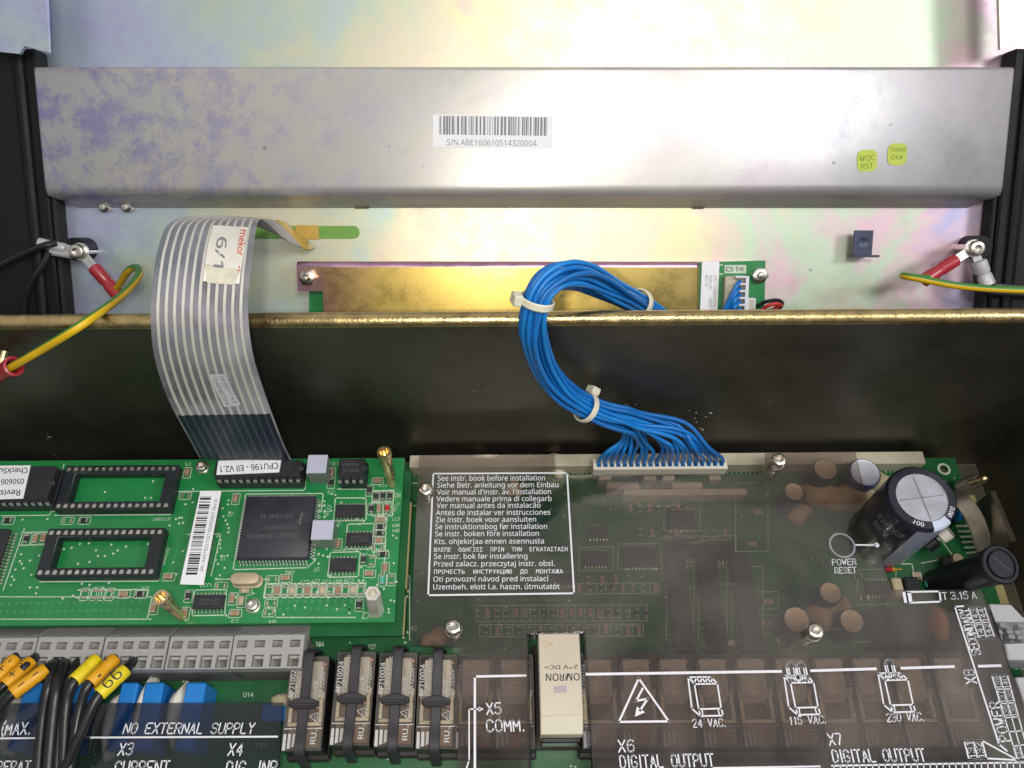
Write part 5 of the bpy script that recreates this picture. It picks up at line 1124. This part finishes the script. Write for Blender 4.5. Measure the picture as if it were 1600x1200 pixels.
fieldwire('black wire in a dark marked orange sleeve, second from the left edge', [(60, 1022, 16), (46, 1036, 23), (6, 1072, 25), (-16, 1092, 24), (-50, 1120, 22)], ((50, 1033, 22), (7, 1071, 26)), 'orange_sleeve', '+ +')
fieldwire('black wire in a long orange sleeve lying nearest the smoked strip', [(86, 1034, 17), (70, 1047, 24), (22, 1082, 28), (-4, 1112, 26), (-40, 1160, 23)], ((72, 1045, 25), (19, 1084, 28)), 'orange_sleeve', '- -')
fieldwire('plain black wire without sleeve, leftmost of the bare three', [(88, 1030, 15), (84, 1042, 22), (76, 1072, 25), (66, 1130, 22), (58, 1215, 20)])
fieldwire('plain black wire without sleeve, middle of the bare three', [(103, 1030, 15), (99, 1042, 22), (89, 1075, 26), (82, 1130, 24), (74, 1220, 21)], r=1.7)
fieldwire('plain black wire without sleeve, tucked beside the pale lemon sleeve', [(125, 1030, 15), (116, 1044, 21), (102, 1076, 23), (94, 1130, 22), (88, 1220, 20)])
fieldwire('black wire in a wide plain lemon sleeve', [(150, 1022, 15), (140, 1040, 22), (115, 1066, 26), (103, 1110, 24), (98, 1220, 21)], ((152, 1029, 22), (116, 1064, 26)), 'lemon_sleeve')
fieldwire('black wire in a short orange sleeve between two lemon sleeves', [(183, 1024, 15), (174, 1036, 22), (140, 1068, 27), (124, 1112, 25), (106, 1220, 21)], ((180, 1029, 23), (141, 1068, 27)), 'orange_sleeve', ". '")
fieldwire('black wire in a lemon sleeve marked 66, rightmost of the sleeved wires', [(212, 1026, 15), (200, 1042, 23), (156, 1084, 28), (128, 1142, 26), (100, 1205, 22)], ((197, 1046, 26), (155, 1085, 29)), 'lemon_sleeve', '66')

# ------------------------------------------------------------------ ribbon cable
rb = thing('ribbon_cable', 'clear flat ribbon cable with eleven pale conductors looping over the case wall', 'ribbon cable', cz(315, 420, 240))
lid_z = lambda x, y, n: (onL(x, y, n)-CO).dot(FW)
rowsL = [(449, 351, lid_z(449, 351, 1.5)), (436, 347, lid_z(436, 347, 9)), (405, 341, lid_z(405, 341, 18)), (345, 338, 284), (292, 339, 268), (262, 352, 254), (248, 385, 244), (241, 420, 238), (236, 470, 236), (236, 510, 238), (242, 560, 247), (262, 622, 264), (297, 688, 284), (312, 716, 294)]
rowsR = [(490, 386, lid_z(490, 386, 1.5)), (475, 388, lid_z(475, 388, 8)), (452, 379, lid_z(452, 379, 15)), (430, 360, 290), (415, 345, 275), (404, 344, 262), (397, 375, 250), (393, 408, 243), (390, 440, 239), (388, 495, 240), (396, 556, 249), (415, 618, 266), (441, 688, 287), (455, 718, 297)]
EL = cat([cz(*r) for r in rowsL], 8); ER = cat([cz(*r) for r in rowsR], 8); nrow = len(EL)
def sheet(mb, s0, s1, off, i0=0, i1=None, th=.12):
    i1 = i1 or nrow-1; vs = []
    for i in range(i0, i1+1):
        a, b = EL[i], ER[i]; j = min(i+1, nrow-1); k = max(i-1, 0)
        t_ = ((EL[j]+ER[j]) - (EL[k]+ER[k])).normalized(); nn = t_.cross((b-a).normalized()).normalized()
        if nn.dot(-FW) < 0 and i > 24: nn = -nn
        p, q = a.lerp(b, s0), a.lerp(b, s1); vs += [p+nn*(off+th), q+nn*(off+th), q+nn*(off-th), p+nn*(off-th)]
    n = i1-i0+1
    mb.add(vs, [(i*4+k, i*4+(k+1) % 4, i*4+4+(k+1) % 4, i*4+4+k) for i in range(n-1) for k in range(4)] + [(3, 2, 1, 0), tuple(range(n*4-4, n*4))])
EN = int(nrow*.875)
mb = MB(); NU = 22; vs = []
for sg in (1, -1):
    for i in range(nrow):
        a, b = EL[i], ER[i]; t_ = ((EL[min(i+1, nrow-1)]+ER[min(i+1, nrow-1)]) - (EL[max(i-1, 0)]+ER[max(i-1, 0)])).normalized(); nn = t_.cross((b-a).normalized()).normalized()
        for u in range(NU+1): vs.append(a.lerp(b, u/NU) + nn*.08*sg)
G = nrow*(NU+1); q_ = lambda i, u, g: g*G + i*(NU+1) + u
fs = [(q_(i, u, 0), q_(i, u+1, 0), q_(i+1, u+1, 0), q_(i+1, u, 0)) for i in range(nrow-1) for u in range(NU)] + [(q_(i+1, u, 1), q_(i+1, u+1, 1), q_(i, u+1, 1), q_(i, u, 1)) for i in range(nrow-1) for u in range(NU)]
for i in range(nrow-1): fs += [(q_(i, 0, 1), q_(i, 0, 0), q_(i+1, 0, 0), q_(i+1, 0, 1)), (q_(i, NU, 0), q_(i, NU, 1), q_(i+1, NU, 1), q_(i+1, NU, 0))]
mb.add(vs, fs); mb.build('film', M['film'], rb, smooth=60)
for k in range(11):
    mb = MB(); s = .075 + k*.085; sheet(mb, s-.0145, s+.0145, .0, 0, EN, .26); mb.build('conductor', M['trace'], rb, smooth=60)
mb = MB(); sheet(mb, .02, .98, 0, EN, nrow-1, .30); mb.mk(1)
for k in range(11): s = .075 + k*.085; sheet(mb, s-.012, s+.012, .0, EN, nrow-1, .40)
mb.build('stiffener', [M['stiff'], M['stiff_line']], rb, smooth=60)
mb = MB(); sheet(mb, -.05, 1.05, .0, 0, 9, .35); a_ = lid(462, 352, .3); b_ = lid(499, 374, .3); mb.mk(0); fr_ = mb.fr; mb.fr = LIDF; mb.box(a_.x, b_.x, b_.y, a_.y, .3, .8); mb.fr = fr_; mb.build('amber_tape', M['amber'], rb, smooth=60)
def rpt(i, s, off): 
    i = min(max(i, 0), nrow-1.001); i0 = int(i); f = i-i0
    a, b = EL[i0].lerp(EL[i0+1], f), ER[i0].lerp(ER[i0+1], f); t_ = ((EL[i0+1]+ER[i0+1]) - (EL[i0]+ER[i0])).normalized(); nn = t_.cross((b-a).normalized()).normalized()
    if nn.dot(-FW) < 0: nn = -nn
    return a.lerp(b, s) + nn*off
def find(px, py):                             # row/fraction of the ribbon seen at a pixel
    best = None; d = ray(px, py)
    for i in range(380, (nrow-1)*10):
        for s in range(0, 51):
            q = rpt(i/10, s/50, 0)-CO; e_ = (q - d*q.dot(FW)).length
            if best is None or e_ < best[0]: best = (e_, i/10, s/50)
        
    return best[1], best[2]
def rpatch(mb, corners, off, nu=6, nv=10):    # corners as (row, fraction): TL TR BR BL
    vs = []; TL, TR, BR, BL = corners
    for j in range(nv+1):
        for i in range(nu+1):
            u, v = i/nu, j/nv; r = (TL[0]*(1-u)+TR[0]*u)*(1-v) + (BL[0]*(1-u)+BR[0]*u)*v; s = (TL[1]*(1-u)+TR[1]*u)*(1-v) + (BL[1]*(1-u)+BR[1]*u)*v
            vs.append(rpt(r, s, off))
    mb.add(vs, [(j*(nu+1)+i, j*(nu+1)+i+1, (j+1)*(nu+1)+i+1, (j+1)*(nu+1)+i) for j in range(nv) for i in range(nu)])
def bilin(c4, u, v): TL, TR, BR, BL = c4; return ((TL[0]*(1-u)+TR[0]*u)*(1-v)+(BL[0]*(1-u)+BR[0]*u)*v, (TL[1]*(1-u)+TR[1]*u)*(1-v)+(BL[1]*(1-u)+BR[1]*u)*v)
def rtext(mb, s, c4, off, o, ex, ey):         # o, ex, ey in the patch's (u, v)
    vs, fs = _glyphs(s, .01); x0 = min(v[0] for v in vs); x1 = max(v[0] for v in vs); P = []
    for vx, vy in vs:
        a, b = (vx-x0)/(x1-x0), vy; P.append(rpt(*bilin(c4, o[0]+ex[0]*a+ey[0]*b, o[1]+ex[1]*a+ey[1]*b), off))
    mb.add(P, fs)
c4 = [find(*p) for p in ((333, 354), (388, 357), (374, 444), (317, 440))]
mb = MB(); rpatch(mb, c4, .45); mb.mk(1); rtext(mb, 'mekor', c4, .5, (.80, .05), (.02, .46), (.18, 0)); rtext(mb, '"', c4, .5, (.84, .70), (0, .1), (.12, 0)); mb.mk(2); rtext(mb, '6/1', c4, .5, (.22, .20), (.02, .56), (.27, 0))
bot = [bilin(c4, 0, .72), bilin(c4, 1, .76), bilin(c4, .86, 1.02), bilin(c4, .12, 1.02)]; mb.mk(3); rpatch(mb, bot, .48)
mb.build('paper_sticker', [M['paper'], M['red_ink'], M['ink_grey'], M['paper_torn']], rb, smooth=60)
c4 = [find(*p) for p in ((325, 583), (352, 582), (376, 632), (350, 634))]
mb = MB(); rpatch(mb, c4, .5); mb.mk(1); rtext(mb, 'PR 350147 A.5', c4, .55, (.62, .08), (.02, .84), (.24, 0)); rtext(mb, '4 01ANP38571016', c4, .55, (.16, .06), (.02, .88), (.24, 0)); mb.build('part_sticker', [M['clear_label'], M['ink_grey']], rb, smooth=60)

# ------------------------------------------------------------------ blue wiring harness
hn = thing('wiring_harness', 'bundle of bright blue wires with nylon ties arching from the white plug over the wall', 'wire bundle', cz(840, 470, 240))
pa = at(926, 716, 13); pb = at(1135, 716, 13); yq = at(1030, 718, 13).y; za = 13.
mb = MB(); yf = at(1030, 733, 13).y
slots = []; NS = 20; pw = (pb.x-pa.x-2.0)/NS
for k in range(NS):
    xs = pa.x + 1.0 + pw*(k+.5); slots.append([(xs-pw*.33, yf+1.2), (xs+pw*.33, yf+1.2), (xs+pw*.33, yq-.2), (xs-pw*.33, yq-.2)])
mb.plate([(pa.x, yf), (pb.x, yf), (pb.x, yq+.5), (pa.x, yq+.5)], slots, 7.2, za); mb.mk(1); mb.box(pa.x+.1, pb.x-.1, yf+.1, yq, 7.05, 9.2)
mb.build('plug', [M['cream'], M['ink']], hn, bevel=.15)
main_path = [(1010, 668, 300), (975, 655, 291), (928, 642, 285), (880, 615, 275), (848, 575, 263), (832, 525, 248), (836, 480, 240), (850, 448, 238), (880, 430, 241), (915, 432, 250), (953, 451, 264), (998, 474, 283), (1042, 503, 300), (1075, 530, 312)]
mp = [cz(*p) for p in main_path]; ctr = cat(mp, 8)
tt = []; upv = None; frames = []
for i, p in enumerate(ctr):
    t_ = (ctr[min(i+1, len(ctr)-1)] - ctr[max(i-1, 0)]).normalized()
    if upv is None: upv = V((0, 0, 1))
    upv = (upv - t_*upv.dot(t_)).normalized(); frames.append((p, upv.copy(), t_.cross(upv)))
offs = [(0, 0)] + [(math.cos(k*math.pi/3), math.sin(k*math.pi/3)) for k in range(6)] + [((1.75 if k % 2 else 2)*math.cos(k*math.pi/6), (1.75 if k % 2 else 2)*math.sin(k*math.pi/6)) for k in range(12)]
offs.append((2.6, .4))
rnd = random.Random(9); rw = .79; order = sorted(range(20), key=lambda k: offs[k][0]); slot_of = {}
tie_i = (2*8+2, 6*8+2, 11*8)
# assign slots so that wires fan out without crossing much
scr = sorted(range(20), key=lambda k: (frames[4][1]*offs[k][0] + frames[4][2]*offs[k][1]).x + rnd.uniform(-.6, .6))
for r, k in enumerate(scr): slot_of[k] = r
for k in range(20):
    ph = rnd.uniform(0, 6.28); am = rnd.uniform(.5, 1.15); pts = []
    xs = pa.x + 1.0 + pw*(slot_of[k]+.5)
    base = V((xs, (yf+yq)/2+.4, 10.5)); top = V((xs, (yf+yq)/2+.7, 15.5)); ox, oy = offs[k]
    p0, u0_, s0_ = frames[5]; tgt = p0 + u0_*ox*rw*2.1 + s0_*oy*rw*2.1
    r_ = slot_of[k]
    if r_ >= 9:
        e1 = cz(1036 + (r_-9)*7.0, 700 - rnd.uniform(0, 3), 305 - rnd.uniform(0, 4)); e2 = cz(1020 + (r_-9)*4 + rnd.uniform(-3, 3), 679 - (r_-9)*.8, 300) + u0_*ox*rw*2.0 + s0_*oy*rw*2.0
        pts += [base, top, e1, e2]
    else:
        e1 = cz(947 + r_*9.2 + rnd.uniform(-3, 3), 706 - rnd.uniform(0, 3), 311 - rnd.uniform(0, 3)); e2 = cz(976 + r_*4 + rnd.uniform(-3, 3), 685 + rnd.uniform(-2, 2), 305) + u0_*ox*rw*1.2 + s0_*oy*rw*1.2
        pts += [base, top, e1, e2]
    for i in range(5, len(frames), 4):
        p, u_, s_ = frames[i]
        dmin = min(abs(i-j) for j in tie_i); loose = min(1, dmin/10)
        tw = .012*i; c_, q_ = math.cos(tw), math.sin(tw); g = rw*2*(1.0 + .10*loose); a_, b_ = ox*c_-oy*q_, ox*q_+oy*c_
        pts.append(p + u_*(a_*g + am*loose*math.sin(i*.11+ph)*.9) + s_*(b_*g + am*loose*math.cos(i*.09+ph)*.9))
    mb = MB(); mb.tube(cat(pts, 4), rw, 9); mb.build('wire', M[('blue_wire', 'blue_wire_light', 'blue_wire', 'blue_wire_dull')[k % 4]], hn, smooth=70)
for ti, (i, Rr, hd) in enumerate(((tie_i[0], 4.7, (.1, 1)), (tie_i[1], 4.6, (1, .2)), (tie_i[2], 4.5, (0, -1)))):
    p, u_, s_ = frames[i]; ax = u_.cross(s_).normalized()
    toc = (CO-p).normalized(); sdv = UP if ti == 0 else (-RT if ti == 1 else -UP); hv = (sdv*(.95 if ti != 0 else 1) + toc*(.35 if ti else .25)); hv = (hv - ax*hv.dot(ax)).normalized()
    mb = MB(); mb.lathe(p - ax*1.25, ax, [(Rr, 0), (Rr+.65, .1), (Rr+.65, 2.4), (Rr, 2.5), (Rr, 0)], 32)
    tv = ax.cross(hv); mb.bar(p + hv*(Rr+.3) , p + hv*(Rr+3.0), ax*1.7, tv*2.0)
    mb.build('cable_tie', M['tie'], hn, bevel=.35, smooth=40)
for k in range(5):                            # the wires reappear at the display plug
    e_ = PL(1156, 440 + k*10.5, 15.5); m_ = PL(1149 - k*.5, 450 + k*10, 18 + k*.3); s_ = PL(1128 + k*5, 492, 16); z_ = PL(1112 + k*5, 520, 12)
    mb = MB(); mb.tube(cat([e_, m_, s_, z_], 6), rw, 8); mb.build('wire', M['blue_wire'], hn, smooth=70)

# ------------------------------------------------------------------ earth leads
def twotone(t, pts, r, ph, tw):
    P = cat(pts, 10); mb = MB(); n = 12; up = None; vs = []
    for i, p in enumerate(P):
        d = (P[min(i+1, len(P)-1)] - P[max(i-1, 0)]).normalized()
        if up is None: up = V((0, 0, 1))
        up = (up - d*up.dot(d)).normalized(); sd = d.cross(up)
        for k in range(n): a = 2*math.pi*k/n + ph + tw*i; vs.append(p + (up*math.cos(a) + sd*math.sin(a))*r)
    for kk in (0, 1):
        mb.mk(kk)
        fs = [(i*n+k, i*n+(k+1) % n, (i+1)*n+(k+1) % n, (i+1)*n+k) for i in range(len(P)-1) for k in range(n) if (k < 5) == (kk == 1)]
        if kk == 0: mb.add(vs, fs); b0 = 0
        else:
            for f in fs: mb.f.append(list(f)); mb.m.append(1)
    return mb.build('wire', [M['yellow_wire'], M['green_wire']], t, smooth=70)
def lug(t, c, tip, n_, mt, r, ring=True):
    """ring terminal: flat ring at c, insulated barrel out to tip"""
    d = (tip-c).normalized(); Ln = (tip-c).length; mb = MB()
    if ring:
        mb.lathe(c, n_, [(1.7, -.4), (3.3, -.4), (3.3, .4), (1.7, .4), (1.7, -.4)], 24); mb.bar(c + d*2.8, c + d*Ln*.40, d.cross(n_).normalized()*1.6, n_*.4)
    mb.mk(1); mb.lathe(c + d*Ln*.34, d, [(0, 0), (r*.8, 0), (r, .5), (r, Ln*.3), (r*.86, Ln*.36), (r, Ln*.42), (r*1.08, Ln*.66), (r*.8, Ln*.66), (r*.7, Ln*.5)], 18)
    return mb.build('ring_lug', [M['tin'] if mt == 'red_lug' else M[mt], M[mt]], t, smooth=40)
c0 = PL(125, 393, 11.8)
t = thing('earth_lead', 'yellow and green earth wire with red lugs looping down at the left', 'earth wire', c0, 'striped earth wires')
lug(t, c0, PL(186, 462, 12), LN, 'red_lug', 2.5)
twotone(t, [PL(180, 452, 12), PL(186, 446, 15), PL(200, 424, 24), PL(213, 418, 30), cz(217, 430, 284), cz(190, 462, 268), cz(130, 506, 246), cz(60, 549, 252), cz(10, 578, 262)], 1.35, 3.9, .02)
mb = MB(); e0 = cz(22, 572, 260); e1 = cz(-14, 590, 268); d = e1-e0; mb.lathe(e0, d, [(1.9, 1.2), (2.5, -.2), (3.2, 0), (3.1, 2.5), (2.6, 4), (2.9, d.length), (0, d.length)], 18); mb.build('red_lug', M['red_lug'], t, smooth=40)
mb = MB(); mb.tube([cz(8, 548, 266), cz(4, 566, 266), cz(-4, 590, 270)], [1.3, 1.5, 1.5], 10); mb.build('brass_stud', M['brass'], t)
t = thing('black_lead', 'black lead in a grey ring lug crossing the left lid rail', 'wire', PL(115, 390, 10.4))
lug(t, PL(125, 393, 10.6), PL(62, 380, 10.6), LN, 'grey_lug', 2.0)
mb = MB(); mb.tube([PL(112, 398, 10.4), PL(80, 393, 10.4)], 1.6, 12); mb.build('lug_barrel', M['grey_lug'], t)
mb = MB(); mb.tube(cat([PL(88, 380, 12), PL(72, 383, 14), PL(48, 392, 14), PL(20, 405, 13), PL(-30, 430, 13)], 8), 1.3, 10); mb.build('wire', M['black_wire'], t)
mb = MB(); mb.tube(cat([PL(76, 394, 12), PL(66, 415, 13), PL(50, 440, 13), PL(40, 470, 12), PL(36, 520, 10)], 8), 1.2, 10); mb.build('wire', M['black_wire'], t)
c0 = PL(1521, 388, 11.8)
t = thing('earth_lead', 'yellow and green earth wire with a red lug running off to the right', 'earth wire', c0, 'striped earth wires')
lug(t, c0, PL(1443, 438, 14), LN, 'red_lug', 2.5)
twotone(t, [PL(1456, 430, 14), PL(1446, 434, 16), PL(1424, 432, 20), PL(1411, 431, 24), PL(1424, 433, 28), PL(1460, 440, 30), PL(1500, 447, 30), PL(1560, 452, 28), PL(1650, 455, 26)], 1.3, 5.6, .0)
t = thing('black_lead', 'pair of black wires in a grey lug crossing the right lid rail', 'wire', PL(1520, 400, 10))
lug(t, PL(1521, 388, 10.8), PL(1541, 445, 12), LN, 'grey_lug', 3.1)
mb = MB(); mb.tube(cat([PL(1530, 428, 12), PL(1540, 440, 13), PL(1556, 446, 14), PL(1600, 449, 13), PL(1650, 450, 12)], 8), 1.1, 10); mb.build('wire', M['black_wire'], t)
mb = MB(); mb.tube(cat([PL(1524, 430, 12), PL(1528, 446, 12), PL(1545, 456, 12), PL(1600, 460, 12), PL(1650, 462, 12)], 8), 1.1, 10); mb.build('wire', M['black_wire'], t)
